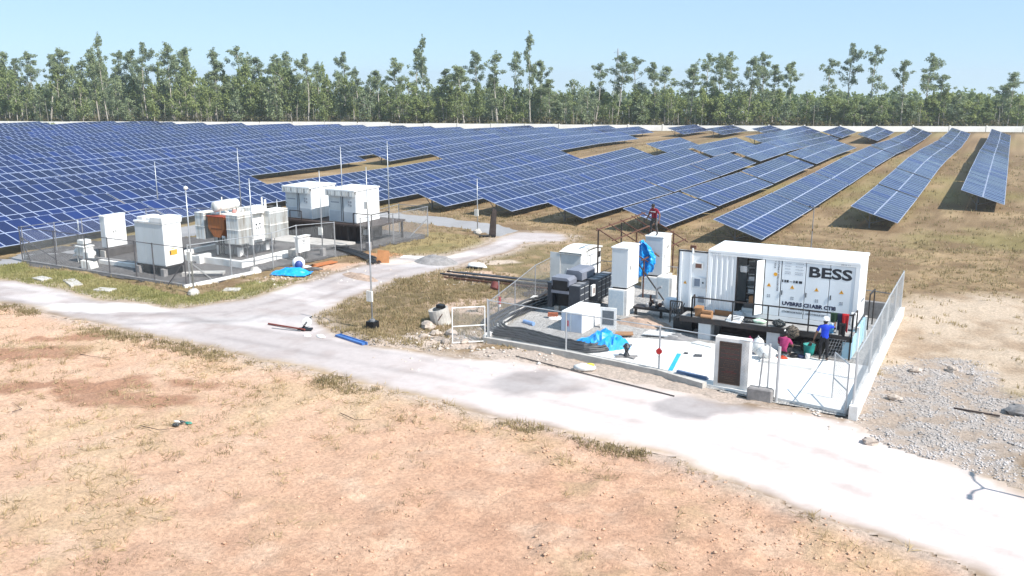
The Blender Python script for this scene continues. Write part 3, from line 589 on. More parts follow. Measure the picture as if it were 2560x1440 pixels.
# the wood beyond, one mass
rs=np.random.RandomState(7); cs=[];rr=[];ct=[]
for i in range(2000):
    px=rs.uniform(-150,2750); d=rs.uniform(34,130); p=behind(px,d); hmax=top_h(p,rs.uniform(232,256)-(14 if px<900 else 0))
    z=hmax*rs.uniform(.35,1.0); cs.append((p.x,p.y,z)); q=rs.uniform(1.0,1.9); rr.append((q,q,q*1.2)); ct.append(26)
tag(link('far_wood',quad_mesh('far_wood',leaves(rs,cs,rr,ct,.34,.85),LEAF2)),'dense green wood far behind the first trees','wood',kind='stuff')
UNDER=leaf_mat('dry_undergrowth',((.10,.08,.045),(.16,.125,.065),(.17,.17,.065)))
cs=[];rr=[];ct=[]
for i in range(2600):
    px=rs.uniform(-120,2700); d=1.5+rs.rand()**1.6*28; p=behind(px,d); z=rs.uniform(.2,1.0+1.8*rs.rand()); cs.append((p.x,p.y,z)); q=rs.uniform(.5,1.0); rr.append((q*1.2,q*1.2,q)); ct.append(14)
tag(link('undergrowth',quad_mesh('undergrowth',leaves(rs,cs,rr,ct,.13,.42),UNDER)),'brown scrub and undergrowth along the foot of the wood','undergrowth',kind='stuff')
# bare young stems showing pale under the canopy
st=MB()
for i in range(260):
    px=rs.uniform(-60,2640); p=behind(px,rs.uniform(2,16)); h=rs.uniform(3.5,6.0); l=rs.uniform(-.4,.4,2); st.tube([(p.x,p.y,-.2),(p.x+l[0]*.4,p.y+l[1]*.4,h*.5),(p.x+l[0],p.y+l[1],h)],.05,4,r2=.025)
tag(st.build('sapling_stems',BARK),'thin pale sapling stems in the shade of the wood','saplings',kind='stuff')

for i,(px,py,lab) in enumerate(((45,318,'brown bush in front of the far left end of the wall'),(110,319,'low olive bush beside the brown one at the far left wall'))):
    rs=np.random.RandomState(40+i); q=P(px,py); t=thing('bush',lab,'bush',(q.x,q.y,0)); cs=[Vector((rs.uniform(-4,4),rs.uniform(-1,1),rs.uniform(.3,1.0))) for _ in range(22)]
    link('foliage',quad_mesh('foliage',leaves(rs,cs,[(.8,.8,.55)]*22,[60]*22,.10,.34),UNDER if i==0 else LEAF2),t); MB().tube([(0,0,-.1),(.1,0,.9)],.05,5,r2=.02).build('stem',BRN,t)
# ------------------------------------------------------------------ fences
def chain(mb, p0, p1, z0, z1, pitch=.085, r=.0032):
    p0,p1=Vector((p0[0],p0[1],0)),Vector((p1[0],p1[1],0)); L=(p1-p0).length; d=(p1-p0)/L; h=z1-z0; nrm=Vector((-d.y,d.x,0))
    k=-h
    while k<L:
        for up in (1,-1):
            a0,b0=k,k+h
            ta=max(0,-a0)/h; tb=min(1,(L-a0)/h)
            if tb<=ta: continue
            q=[p0+d*(a0+h*t)+Vector((0,0,z0+(h*t if up>0 else h*(1-t)))) for t in (ta,tb)]
            t=(q[1]-q[0]).normalized(); u=t.cross(nrm)*r
            mb.add([q[0]+u,q[0]-u*.5+nrm*r,q[0]-u*.5-nrm*r,q[1]+u,q[1]-u*.5+nrm*r,q[1]-u*.5-nrm*r],[(0,1,4,3),(1,2,5,4),(2,0,3,5)])
        k+=pitch*1.414
WIRE=M('galvanised_wire',(.42,.43,.44),.5,metal=.3,var=.1)
def fence(name, label, posts, h, mat, r=.035, rail=True, base=0, meshz=(.12,None), braces=(), wire=True, pr=None, pitch=.085, wr=.0022):
    """posts: list of (x, y) or (x, y, height)"""
    f=thing(name,label,'fence')
    for q in posts:
        hh=q[2] if len(q)>2 else h
        MB().tube([(q[0],q[1],base-.2),(q[0],q[1],base+hh)],pr or r,6).build('post',mat,f)
    for a,b in zip(posts[:-1],posts[1:]):
        if rail: MB().tube([(a[0],a[1],base+(a[2] if len(a)>2 else h)-.04),(b[0],b[1],base+(b[2] if len(b)>2 else h)-.04)],.022,5).build('top_rail',mat,f)
        if wire:
            m=MB(); chain(m,a,b,base+meshz[0],base+min(h,(a[2] if len(a)>2 else h),(b[2] if len(b)>2 else h))-.05,pitch,wr); m.build('wire_mesh',WIRE,f)
    for a,b in braces: MB().bar(a,b,.05,.05).build('brace',mat,f)
    return f
# ================================================================== transformer compound (left)
FP=M('dark_fence_post',(.10,.095,.10),.6,var=.2)
fence('chain_link_fence','dark-posted chain-link fence along the front of the transformer compound',[(-50,31.75),(-46.9,31.75),(-44.2,31.72),(-42.3,31.72),(-40.2,31.75),(-38.75,31.7),(-36.4,31.7)],2.1,FP,braces=[((-50,31.75,1.5),(-48.6,33.0,0)),((-50,31.8,1.4),(-49.1,31.72,0)),((-36.45,31.7,1.3),(-37.4,31.3,0))])
fence('chain_link_fence','pale galvanised chain-link fence on the right side of the transformer compound',[(-36.3,31.85,2.2),(-35.9,34.35,2.15),(-35.6,37.2,2.1),(-35.4,39.0,2.3),(-34.85,41.7,2.15)],2.1,GALV,rail=True,braces=[((-36.3,31.9,1.3),(-36.0,33.2,.05))])
fence('chain_link_fence','thin chain-link fence closing the far corner of the transformer compound',[(-37.1,47.2,1.8),(-36.8,51.0,2.0),(-34.2,50.7,2.05),(-34.4,47.0,2.0),(-34.7,44.0,2.1)],2.0,GALV2,braces=[((-34.2,50.7,1.2),(-34.9,49.4,0))])
fence('chain_link_fence','thin chain-link fence behind the white cabinets',[(-50,31.9,2.1),(-51.5,35.0,1.8),(-52.6,37.7,1.6),(-51,41.5,1.9),(-46.5,43.6,2.0),(-43.5,46.5,2.0)],1.9,GALV2,rail=True)
def kerb(name,label,pts,w,h,mat,cat='kerb',z0=-.1):
    t=thing(name,label,cat)
    for a,b in zip(pts[:-1],pts[1:]):
        a,b=Vector((*a,0)),Vector((*b,0)); d=(b-a).normalized(); n=Vector((-d.y,d.x,0))*w/2
        MB().prism([a-n,b-n,b+n,a+n],(0,0,h-z0),off=(0,0,z0)).build('kerb_stone',mat,t)
    return t
kerb('fence_kerb','low concrete kerb under the dark-posted front fence',[(-50,31.75),(-45.4,31.73),(-40.9,31.73),(-36.4,31.7)],.18,.13,CONCD)
kerb('fence_kerb','white concrete kerb under the pale side fence',[(-36.25,31.4),(-35.85,34.3),(-35.62,36.2)],.14,.16,CONCW)
# ---- slim white cabinet on its dark plinth
t=thing('plinth','dark concrete plinth under the slim white cabinet','plinth',(-47.0,35.2,0))
MB().bbox(-.5,.25,-.25,3.2,-.1,.5).build('block',M('tarred_concrete',(.09,.08,.075),.9,var=.25,scale=3),t); MBB(-.2,.2,-.35,-.05,-.1,.42).build('block',CONC,t)
t=thing('white_cabinet','slim white steel cabinet standing on a dark plinth','cabinet',(-47.0,35.2,.5))
MBB(-.42,0,0,1.46,.04,1.9).build('body',W,t); MB().bbox(-.46,.04,-.04,1.50,1.9,1.98).build('roof',W,t)
MBB(0.0,.012,.04,1.42,.08,1.86).build('door',W,t)
MBB(.012,.04,.52,.55,.9,1.02).build('handle',BLK,t); MBB(.012,.04,.70,.73,.9,1.02).build('handle',BLK,t)
MBB(.0125,.016,.2,.5,1.42,1.44).build('nameplate',GPRINT,t)
for y in (.1,1.3): MBB(-.4,-.05,y,y+.1,-.02,.04).build('foot',BLK,t)
# ---- big double-roof cabinet
bx,by=-39.35,32.99
t=thing('switchgear_cabinet','big white switchgear cabinet with raised roof vents on a black steel base','cabinet',(bx,by,.55))
Wd,Dp,Ht=2.22,1.22,2.3
MBB(-Wd,0,0,Dp,0,Ht).build('body',W,t)
MB().bbox(-Wd-.05,.05,-.05,Dp+.05,Ht,Ht+.09).build('roof',W,t)
for x0,x1,y0,y1,z in ((-.9,.06,-.06,Dp+.06,.26),(-1.45,-1.0,.1,Dp-.1,.16),(-2.05,-1.55,.05,Dp-.05,.2)): MB().bbox(x0,x1,y0,y1,Ht+.09,Ht+.09+z).build('roof_vent',W,t)
for i in range(3):
    x0=-Wd+i*Wd/3; MBB(x0+.012,x0+Wd/3-.012,-.014,0,.05,Ht-.06).build('door',CG,t)
MBB(0,.012,.03,Dp-.03,.05,Ht-.06).build('side_panel',W,t)
MBB(.0125,.018,.30,.82,.55,.83).build('warning_label',YEL,t); MBB(.0125,.018,.45,.66,.9,.94).build('nameplate',YEL,t); MBB(.018,.02,.33,.40,.58,.80).build('warning_symbol',PRINT,t)
MBB(.0125,.03,.98,1.0,1.2,1.28).build('handle',BLK,t)
for a in ((-Wd,.0,-.10),(-Wd,Dp-.1,-.1)): MBB(-Wd-.05,.06,a[1]-.04,a[1]+.12,-.12,-.005).build('base_beam',BLKP,t)
for x in (-Wd+.1,-.1): MBB(x-.1,x+.1,.05,Dp-.05,-.11,-.012).build('base_beam',BLKP,t)
t=thing('plinth','piers and added black box darkening the base of the big switchgear cabinet','plinth',(bx,by,0))
for x,y in ((-2.1,-.02),(-.12,-.05)): MB().bbox(x-.14,x+.14,y-.14,y+.14,-.1,.42).build('pier',CONCD,t)
MBB(-2.16,-.06,.10,1.16,-.1,.415).build('dark_fill',BLK,t)  # solid black box added to darken the open base
# ---- ring main unit / small white switch on the gravel
t=thing('oil_switch','small old white oil switch with side drums on the gravel','switch',(-46.6,33.4,0))
MB().bbox(-.35,.35,-.3,.35,.45,.95).build('tank',W2,t); MB().bbox(-.4,.40,-.35,.40,.95,1.02).build('lid',W2,t)
MB().bbox(-.25,.3,-.25,.3,1.15,1.36).build('terminal_box',W2,t); MBB(-.1,.1,-.1,.1,1.02,1.15).build('neck',W2,t)
for x in (-.55,.62): MB().tube([(x-.18,0,.62),(x+.16,0,.62)],.17,10).build('drum',W2,t)
for x in (-.3,.3):
    for y in (-.25,.3): MBB(x-.03,x+.03,y-.03,y+.03,-.1,.45).build('leg',W2,t)
MB().tube([(-.9,-.1,.35),(-.55,-.05,.45),(-.4,0,.55)],.05,6).build('pipe',W2,t); MBB(.5,.95,-.5,-.1,-.05,.75).build('meter_box',W2,t)
t=thing('inspection_box','tilted grey-white metal box lying by the front fence','box',(-44.9,32.4,0),.2)
MB().prism([(-.3,-.3,.0),(.35,-.3,.0),(.25,-.3,.42),(-.35,-.3,.5)],(0,.6,0)).build('body',W2,t); MBB(-.36,.36,-.02,.34,.5,.53).build('lid',DG,t)
# kerbs and cable trench covers in the yard
kerb('trench_wall','pale trench wall in the gravel before the big cabinet',[(-45.6,33.6),(-41.9,33.75)],.22,.24,CONCW,'trench')
kerb('trench_wall','dark trench edge running beside the pale one',[(-46.4,34.1),(-41.8,34.3)],.3,.2,CONCD,'trench')
kerb('trench_wall','low concrete kerb crossing the gravel beside the bund',[(-38.6,33.4),(-36.9,34.6)],.35,.22,CONC,'trench')
t=thing('steel_slab','dark-edged concrete slab lying by the pale side fence','slab',(-37.6,34.2,0),.55); MBB(-.9,.9,-.35,.35,.05,.2).build('slab',CONC,t); MBB(-.93,.93,-.37,-.35,.05,.17).build('edge',DG,t)
# ---- transformer
tx,ty=-40.6,39.6
t=thing('power_transformer','large white oil transformer with finned radiators and orange cable box','transformer',(tx,ty,0))
MB().bbox(-1.3,1.0,-.75,1.9,.75,2.45).build('tank',W2,t)
MB().bbox(-1.38,1.08,-.83,1.98,2.45,2.56).build('tank_lid',W2,t)
def radiator(x0,x1,y0,y1,z0,z1,along,lab=None):
    r=MB(); n=int(((y1-y0) if along=='y' else (x1-x0))/.075)
    for i in range(n):
        if along=='y': y=y0+(i+.5)*(y1-y0)/n; r.box(x0,x1,y-.012,y+.012,z0+.06,z1-.06)
        else: x=x0+(i+.5)*(x1-x0)/n; r.box(x-.012,x+.012,y0,y1,z0+.06,z1-.06)
    o=MB(); o.box(x0,x1,y0,y1,z1-.05,z1); 
    if along=='y': o.tube([(x0+.1,y0,z0+.08),(x0+.1,y1,z0+.08)],.05,6); o.box(x0-.005,x1+.006,y0,y1,(z0+z1)/2-.02,(z0+z1)/2+.02); o.box(x0-.005,x1+.006,y0,y1,z1-.18,z1-.14)
    else: o.tube([(x0,y0+.1,z0+.08),(x1,y0+.1,z0+.08)],.05,6)
    f=r.build('radiator',W2,t); f['kind']='stuff'; o.build('header',W2,f); return f
radiator(.55,1.5,-1.45,-.22,.88,2.66,'y'); radiator(.6,1.55,1.15,2.75,.85,2.62,'y')
radiator(-2.15,-1.4,-1.35,-.2,.95,2.62,'y'); radiator(-2.1,-1.4,.5,1.8,.95,2.6,'y')
MB().bbox(1.02,1.2,.1,.95,.95,2.1).build('marshalling_box',W,t)
mbp=[c for c in t.children if c.name.startswith('marshalling_box')][0]
for y,z,w,h in ((.28,1.82,.12,.11),(.58,1.84,.12,.11),(.30,1.58,.05,.13),(.48,1.58,.05,.13),(.66,1.60,.05,.13)): MBB(1.2,1.206,y,y+w,z,z+h).build('gauge',PRINT,mbp)
MBB(1.2,1.206,.12,.93,1.28,1.285).build('seam',GPRINT,mbp)
MB().bbox(.6,1.3,.0,1.0,2.56,2.66).build('walkway',W2,t)
# orange hopper-shaped cable box
MB().prism([(-1.05,-1.35,2.44),(.25,-1.35,2.44),(.25,-1.35,1.75),(-.12,-1.35,1.22),(-.62,-1.35,1.22),(-1.05,-1.35,1.75)],(0,.62,0)).build('cable_box',ORG,t)
cbx=[c for c in t.children if c.name.startswith('cable_box')][0]
MBB(-1.12,.32,-1.42,-.7,2.44,2.49).build('cover',ORGR,cbx); MBB(-.8,.05,-1.36,-1.352,1.72,1.75).build('seam',RUST,cbx); MBB(.05,.30,-1.37,-1.352,1.2,1.35).build('nameplate',LG,t)
for x in (-.5,-.3,-.1): MB().tube([(x,-1.1,1.25),(x-.03,-1.1,.1)],.045,6).build('cable',CABLE,t)
# conservator
cv=MB(); cv.tube([(-.55,-1.25,3.02),(-.55,-1.2,3.02),(-.55,.55,3.02),(-.55,.6,3.02)],[.25,.31,.31,.25],18); cv.build('conservator',W2,t,smooth=True)
cvo=[c for c in t.children if c.name.startswith('conservator')][0]
MBB(-.62,-.48,-.4,.1,3.3,3.36).build('saddle',W2,cvo); MB().tube([(-.55,-.6,3.3),(-.55,-.6,3.55)],.035,6).build('valve',W2,cvo); MBB(-.255,-.235,-.7,.2,3.02,3.05).build('sight_glass',GPRINT,cvo)
for y in (-1.0,.4):
    for x in (-.75,-.35): MB().bar((x,y,2.55),(x,y,2.8),.05).build('strut',W2,cvo)
MB().tube([(-.45,-.5,2.72),(-.2,-.5,2.62),(.1,-.5,2.56)],.05,6).tube([(-.5,-.3,2.74),(-.45,-.25,2.55)],.06,6).build('oil_pipe',W2,t)
rr_=random.Random(3)
for i in range(9): 
    x,y=rr_.uniform(-.9,.9),rr_.uniform(.1,1.7); MB().tube([(x,y,2.56),(x,y,2.56+rr_.uniform(.1,.26))],rr_.uniform(.05,.12),8).build('fitting',W2,t)
MB().bbox(.0,.75,.4,1.7,2.56,2.86).build('bushing_box',W2,t); MB().blob((-.1,-.1,2.66),(.13,.13,.12),4,m=0).build('breather',M('pink_silica',(.55,.25,.22),.4),t)
MB().tube([(.85,1.55,2.6),(.85,1.55,3.25)],.07,8).build('vent_pipe',W2,t); MB().tube([(.2,1.95,2.5),(.2,1.95,3.3)],.05,8).build('vent_pipe',W2,t)
for x in (-1.0,.7):
    for y in (-.6,1.6): MBB(x-.12,x+.12,y-.14,y+.14,-.1,.75).build('pier',CONCW,t)
MBB(-1.2,.95,-.75,1.8,.6,.76).build('skid',DG,t); MBB(-1.25,.9,-.7,1.75,-.1,.09).build('oil_tray',BLK,t)
for i in range(12):
    x,y=rr_.uniform(.2,1.35),rr_.uniform(-1.1,1.9); MB().tube([(x,y,.95),(x+rr_.uniform(-.2,.2),y+rr_.uniform(-.2,.2),.45),(x+rr_.uniform(-.3,.3),y+rr_.uniform(-.3,.3),.05)],.022,5).build('hanging_cable',CABLE if i%3 else STEEL,t)
# bund walls
t=thing('bund_wall','low whitewashed concrete bund around the transformer','wall')
def seg(x0,x1,y0,y1,z,mat=CONCW,par=t,nm='wall_segment'): MB().bbox(x0,x1,y0,y1,-.1,z,.015).build(nm,mat,par)
seg(-40.4,-37.3,36.5,36.72,.40); seg(-37.52,-37.3,36.72,40.3,.42); seg(-37.5,-37.2,40.6,41.4,.42,CONC); seg(-43.2,-40.6,36.6,36.8,.34); seg(-43.4,-43.2,36.6,41.2,.3); seg(-40.6,-40.3,36.2,37.1,.52)
t=thing('oil_pit','dark round oil pit grating beside the transformer','pit',(-41.9,37.9,0)); MB().lathe([(.75,.0),(.75,.06),(.7,.07)],20).build('grating',BLK,t)
# ---- inverter cabins on a brown platform
t=thing('cabin_platform','brown steel platform with clad sides under the two cabins','platform',(-36.9,46.1,0))
MBB(-6.3,1.7,-.35,3.4,1.12,1.24).build('deck',BRN,t)
for i in range(14): x=-5.9+i*.42; MBB(x,x+.40,.3+(.012 if i%2 else 0),.36,.0,1.12).build('cladding_panel',BRN,t)
for i in range(6): y=.37+i*.45; MBB(-.05,0,y,y+.43,.0,1.12).build('cladding_panel',BRN,t)
for x in (-6.1,-3.2,-.3,1.55):
    for y in (-.2,3.2): MBB(x-.06,x+.06,y-.06,y+.06,-.1,1.12).build('post',BLKP,t)
def rail(par,pts,z0,h,mat=BLKP,mid=False,nm='railing'):
    m=MB()
    for a in pts: m.bar((a[0],a[1],z0),(a[0],a[1],z0+h),.05)
    for a,b in zip(pts[:-1],pts[1:]):
        m.bar((a[0],a[1],z0+h),(b[0],b[1],z0+h),.05)
        if mid: m.bar((a[0],a[1],z0+h*.5),(b[0],b[1],z0+h*.5),.035)
    return m.build(nm,mat,par)
rail(t,[(.2,-.25),(1.65,-.25),(1.65,1.6)],1.24,.75); rail(t,[(-5.2,-.25),(-4.2,-.25)],1.24,.6)
MB().bbox(.02,.3,.9,1.15,.42,.78).build('socket_box',LG,t); MBB(.01,.06,1.6,1.9,.5,.85).build('socket_box',DG,t)
MBB(-6.5,.4,-2.4,-.4,-.05,.16).build('step_slab',CONC,t)
LOUV=M('louvre_grey',(.45,.48,.52),.5,var=.1)
def cabin(x,y,label,depth):
    t=thing('inverter_cabin',label,'cabin',(x,y,1.25)); w=2.3; h=2.12
    MBB(-w,0,.0,depth,.02,h).build('body',W,t)
    # drip-edge canopy over the doors with ragged weathered rim
    MB().prism([(-w-.06,-.28,h-.02),(-w-.06,depth+.05,h+.02),(.06,depth+.05,h+.02),(.06,-.28,h-.02)],(0,0,.09)).build('roof',W,t)
    MBB(-w-.04,.04,-.27,-.25,h-.36,h-.02).build('valance',W2,t)
    for i in range(16):
        xx=-w+i*.145; MBB(xx,xx+.05,-.285,-.27,h-.36+.1*rr_.random(),h-.03).build('stain_strip',GALV2 if i%4==1 else LG,t)
    for sgn,(x0,x1) in enumerate(((-w+.06,-w/2-.05),(-w/2+.05,-.05))):
        d=MBB(x0,x1,-.035,0,.06,h-.25).build('door',CG,t)
        for k in range(9): MBB(x0+.06,x1-.06,-.05,-.036,.10+k*.075,.135+k*.075).build('louvre_slat',LOUV,d)
        if sgn: 
            for dx,dz in ((.45,1.32),(.62,1.32),(.45,1.15),(.62,1.1)): MBB(x0+dx,x0+dx+.13,-.045,-.036,dz,dz+.13).build('label_plate',GPRINT,d)
        else: MBB(x0+.15,x1-.2,-.042,-.036,1.28,1.36).build('nameplate',GPRINT,d); MBB(x0+.1,x1-.12,-.04,-.036,.82,1.7).build('panel',SKYB if 0 else LG,d)
        MBB(x1-.03 if not sgn else x0-.0,x1+.02 if not sgn else x0+.05,-.06,-.036,.1,h-.3).build('door_edge',DG,d)
        MBB(x0+.02,x0+.05,-.06,-.036,.95,1.05).build('hinge',STEEL,d)
    MBB(-w/2-.03,-w/2+.03,-.05,.0,.04,h-.22).build('mullion',CG,t)
cabin(-36.76,46.28,'right one of two white inverter cabins on the brown platform',2.45)
cabin(-40.5,46.28,'left one of two white inverter cabins on the brown platform',2.45)
# ---- white feeder box on legs
t=thing('feeder_pillar','white feeder box with dark seams on short legs','box',(-35.86,39.64,0))
MB().bbox(-.28,0,0,1.0,.5,1.38).build('body',W,t); MBB(-.34,.06,-.05,1.05,1.38,1.44).build('roof',W2,t)
MBB(0,.006,.05,.95,.98,.995).build('seam',PRINT,t); MBB(0,.006,.46,.475,.52,1.36).build('seam',PRINT,t); MBB(0,.007,.3,.62,1.18,1.21).build('nameplate',PRINT,t); MBB(0,.007,.36,.58,1.11,1.14).build('nameplate',PRINT,t)
for y in (.2,.8): MBB(-.2,-.1,y-.05,y+.05,-.1,.5).build('leg',DG,t)
for y in (.35,.5,.65): MB().tube([(-.1,y,.5),(-.08,y,.05)],.035,6).build('cable',CABLE,t)
# ---- cable trays from the compound to the road
def tray(name,label,pts,w,n,cat='cable tray',z=.12,r=.038,pile=0):
    t=thing(name,label,cat); pts=[Vector((*q,z)) if len(q)==2 else Vector(q) for q in pts]
    for i in range(n):
        off=(i-(n-1)/2)*w/n; pl=[]
        for k,q in enumerate(pts):
            d=(pts[min(k+1,len(pts)-1)]-pts[max(k-1,0)]); nn=Vector((-d.y,d.x,0)).normalized(); pl.append(q+nn*(off+rr_.uniform(-.02,.02))+Vector((0,0,rr_.uniform(-.02,.03)+pile*(i%3))))
        MB().tube(pl,r,6).build('cable',CABLE,t)
    return t
tray('cable_tray','black cable bundle running from the cabins down to the road',[tuple(P(780,612)[:2]),tuple(P(840,620)[:2]),tuple(P(900,640)[:2]),tuple(P(930,652)[:2]),tuple(P(938,662)[:2])],.75,8)
tray('cable_tray','dark cable bundle between transformer and cabins',[(-38.2,41.5,.3),(-37.2,42.6,.3),(-36.4,43.6,.25),(-35.7,44.0,.15)],.5,5)
# ---- light poles and lightning masts
def pole(px,base,top_z,label,lamp=False,boxz=None,r=.042,basebox='stone',name='light_pole',z0=0):
    t=thing(name,label,'pole',(base[0],base[1],z0))
    MB().tube([(0,0,-.2),(0,0,top_z*.5),(0,0,top_z)],[r,r*.85,r*.6],8).build('shaft',GALV,t,smooth=True)
    if basebox=='stone': MB().blob((0,0,.02),(.3,.3,.28),int(abs(base[0]*10)),amp=.15).build('footing',CONC,t)
    elif basebox=='black': MBB(-.2,.2,-.2,.2,-.1,.42).build('footing',BLK,t); MB().tube([(0,0,.42),(0,0,.5)],.12,8).build('flange',STEEL,t)
    elif basebox=='block': MB().bbox(-.14,.14,-.14,.14,-.1,.5).build('footing',CONCD,t)
    if boxz: MBB(-.16,.12,-.14,-.05,boxz,boxz+.45).build('junction_box',W2,t)
    if lamp:
        a=MB().tube([(0,0,top_z-.05),(.06,-.05,top_z+.05),(.16,-.12,top_z+.02)],.03,6).build('arm',GALV,t); MB().blob((.17,-.13,top_z-.04),(.12,.1,.09),3,amp=.03).build('lamp_head',W2,t,smooth=True)
    return t
pole(0,(-34.83,30.75),5.35,'light pole with small lamp and box at the near corner of the transformer compound',True,1.7)
pole(0,(-35.98,36.14),5.2,'light pole with box standing before the transformer',False,1.55)
pole(0,(-35.73,41.59),5.15,'light pole with box standing before the left cabin',False,1.3,basebox='block')
pole(0,(-34.5,44.51),5.2,'light pole with box standing before the right cabin',False,2.6,basebox='block')
pole(0,(-22.9,29.6),4.9,'light pole with white box and black base on the grass island',False,1.3,basebox='black')
pole(0,(-31.85,53.39),3.8,'short light pole with box beside the service road',False,1.2,basebox='stone')
pole(0,(-56.2,46.9),4.4,'bare thin mast behind the big switchgear cabinet',basebox='mast',r=.045)
pole(0,(-52.2,51.4),5.3,'bare thin mast behind the transformer conservator',basebox='mast',r=.045)
pole(0,(-37.9,46.3),5.0,'bare thin mast between the two cabins',basebox='mast',r=.04,z0=1.2)
pole(0,(-36.6,49.6),6.4,'bare thin mast rising behind the right cabin',basebox='mast',r=.04)
pole(0,(-52.98,37.7),1.5,'short stub post behind the slim cabinet',basebox='block',r=.06)
for i,(x,y,lab) in enumerate(((-44.6,43.6,'short white post behind the transformer tank'),(-42.6,45.2,'short white post right of the transformer tank'))): pole(0,(x,y),2.6,lab,basebox='block',r=.05)
# ================================================================== battery compound (right)
WF=M('silver_fence',(.52,.53,.54),.45,metal=.4,var=.1)
fence('chain_link_fence','silver chain-link fence along the front of the battery compound',[(-17.72,30.45,1.80),(-14.15,30.32,1.75),(-10.22,29.85,1.83),(-6.18,29.2,1.9)],1.75,WF,base=0,meshz=(.25,None),pr=.035,pitch=.08,wr=.0023)
fence('chain_link_fence','silver chain-link fence on the right edge beside the gravel',[(-3.4,28.75,2.15),(-3.4,32.3,2.1),(-3.42,35.0,2.1),(-3.45,37.5,2.1),(-3.45,40.2,2.1),(-3.45,42.9,2.1)],2.1,WF,meshz=(.3,None),pr=.04,pitch=.08,wr=.0023)
fence('chain_link_fence','thin chain-link fence on the left edge of the battery compound',[(-17.75,30.6,1.7),(-18.6,34.4,1.7),(-19.33,37.8,1.75),(-19.8,42.6,1.75)],1.7,GALV2,meshz=(.1,None),pr=.025)
fence('chain_link_fence','thin chain-link fence behind the container end',[(-3.5,43.0,1.0),(-9,43.2,1.2),(-14,43.2,1.2),(-19.7,42.8,1.2)],1.2,GALV2,meshz=(.3,None),pr=.025,wire=False)
kerb('fence_kerb','rough grey concrete kerb under the front fence of the battery compound',[(-17.85,30.42),(-14.15,30.28),(-10.22,29.78),(-8.3,29.12)],.24,.22,CONC)
kerb('fence_kerb','high white concrete kerb under the right fence beside the gravel',[(-3.36,28.55),(-3.4,33.3),(-3.42,38.1),(-3.42,43.0)],.26,.42,CONCW)
kerb('fence_kerb','white kerb on the left edge beside the cable loop',[(-17.9,30.6),(-18.7,34.4),(-19.3,37.8)],.24,.22,CONCW)
kerb('back_wall','low dark block wall closing the back of the battery compound',[(-3.55,42.0),(-7.4,42.15)],.25,.75,CONCD,'wall')
t=thing('gate_block','squat concrete block at the foot of the gate post','block',(-6.35,28.95,0)); MB().bbox(-.42,.42,-.16,.16,-.05,.42,.05).build('block',CONCD,t); MB().tube([(.52,.05,-.1),(.52,.05,1.9)],.05,8).build('post',WF,t); MB().tube([(-.05,.0,.4),(.0,.1,1.6)],.03,6).build('stay',GALV2,t)
def gate(label,hinge,rz,w,h,mat,wire=True):
    t=thing('gate_leaf',label,'gate',(hinge[0],hinge[1],.06),rz)
    m=MB(); 
    for a,b in (((0,0,0),(0,0,h)),((w,0,0),(w,0,h)),((0,0,0),(w,0,0)),((0,0,h),(w,0,h)),((0,0,h*.47),(w,0,h*.47))): m.tube([a,b],.024,6)
    m.build('frame',mat,t)
    if wire: q=MB(); chain(q,(0,0),(w,0),.02,h-.02,.075,.0036); q.build('wire_mesh',WIRE,t)
gate('open white-framed gate leaf at the left corner beside the rubble',(-17.8,30.35),math.atan2(29.5-30.35,-18.8+17.8),1.33,1.45,W)
gate('open silver gate leaf casting a shadow at the right entrance',(-3.62,28.8),math.atan2(29.95-28.8,-4.23+3.62),1.3,1.62,WF)
# floor slab
t=thing('concrete_floor','bright white concrete floor slab inside the battery compound','floor'); fl=MB()
fl.prism([(-14.1,30.7,0),(-10.2,30.1,0),(-8.3,29.35,0),(-5.6,29.1,0),(-3.62,28.9,0),(-3.62,34.2,0),(-9.5,34.3,0),(-12.2,33.7,0),(-14.0,32.7,0)],(0,0,.10),off=(0,0,0)); fl.build('slab',M('fresh_concrete',(.80,.78,.75),.9,var=.06,scale=.8,col2=(.66,.63,.59),bump=.2),t)
t=thing('loose_slab','long pale slab lying before the crouching person','slab',(-6.3,33.0,.1),-.05); MBB(-.95,.95,-.32,.32,0,.1).build('slab',CONCW,t)
t=thing('floor_strip','thin blue strip lying on the white floor','strip'); a,b=P(1698,884,.115),P(1676,926,.115); MB().bar(a,b,.16,.012).build('strip',M('cyan_strip',(.02,.42,.72),.5),t)
t=thing('steel_angle','blue steel angle lying along the front kerb','steel angle'); a,b=P(1693,928,.16),P(1767,946,.16); MB().bar(a,b,.12,.1).bar(a+Vector((.03,.12,-.04)),b+Vector((.03,.12,-.04)),.12,.015).build('angle',M('slate_blue_steel',(.10,.16,.28),.5),t)
# ---- plaque monument
t=thing('plaque_wall','white masonry slab carrying a dark engraved plaque by the gate','monument',(-7.45,29.35,0))
MB().bbox(-.62,.58,0,.30,-.1,1.86,.02).build('wall',CONCW,t)
pq=MB().bbox(-.46,.30,-.03,0.0,.22,1.72,.008).build('plaque',M('black_granite',(.022,.012,.011),.18,var=.3,scale=20,spec=.6),t)
GOLD=M('gilt_print',(.20,.11,.075),.5); REDP=M('red_print',(.35,.03,.025),.5); rq=random.Random(9); bd=MB(); 
for x0,x1,z0,z1 in ((-.445,.285,1.695,1.703),(-.445,.285,.237,.245),(-.445,-.437,.237,1.703),(.277,.285,.237,1.703)): bd.box(x0,x1,-.034,-.031,z0,z1)
bd.build('border',GOLD,pq)
z=1.62
while z>.32:
    wl=rq.uniform(.12,.32); m=MB(); x=-.08-wl
    while x<-.08+wl: q=rq.uniform(.015,.05); m.box(x,x+q*.7,-.034,-.031,z,z+.009); x+=q+.014
    m.build('inscription_line',REDP if rq.random()<.12 else GOLD,pq); z-=rq.choice((.045,.05,.05,.075))
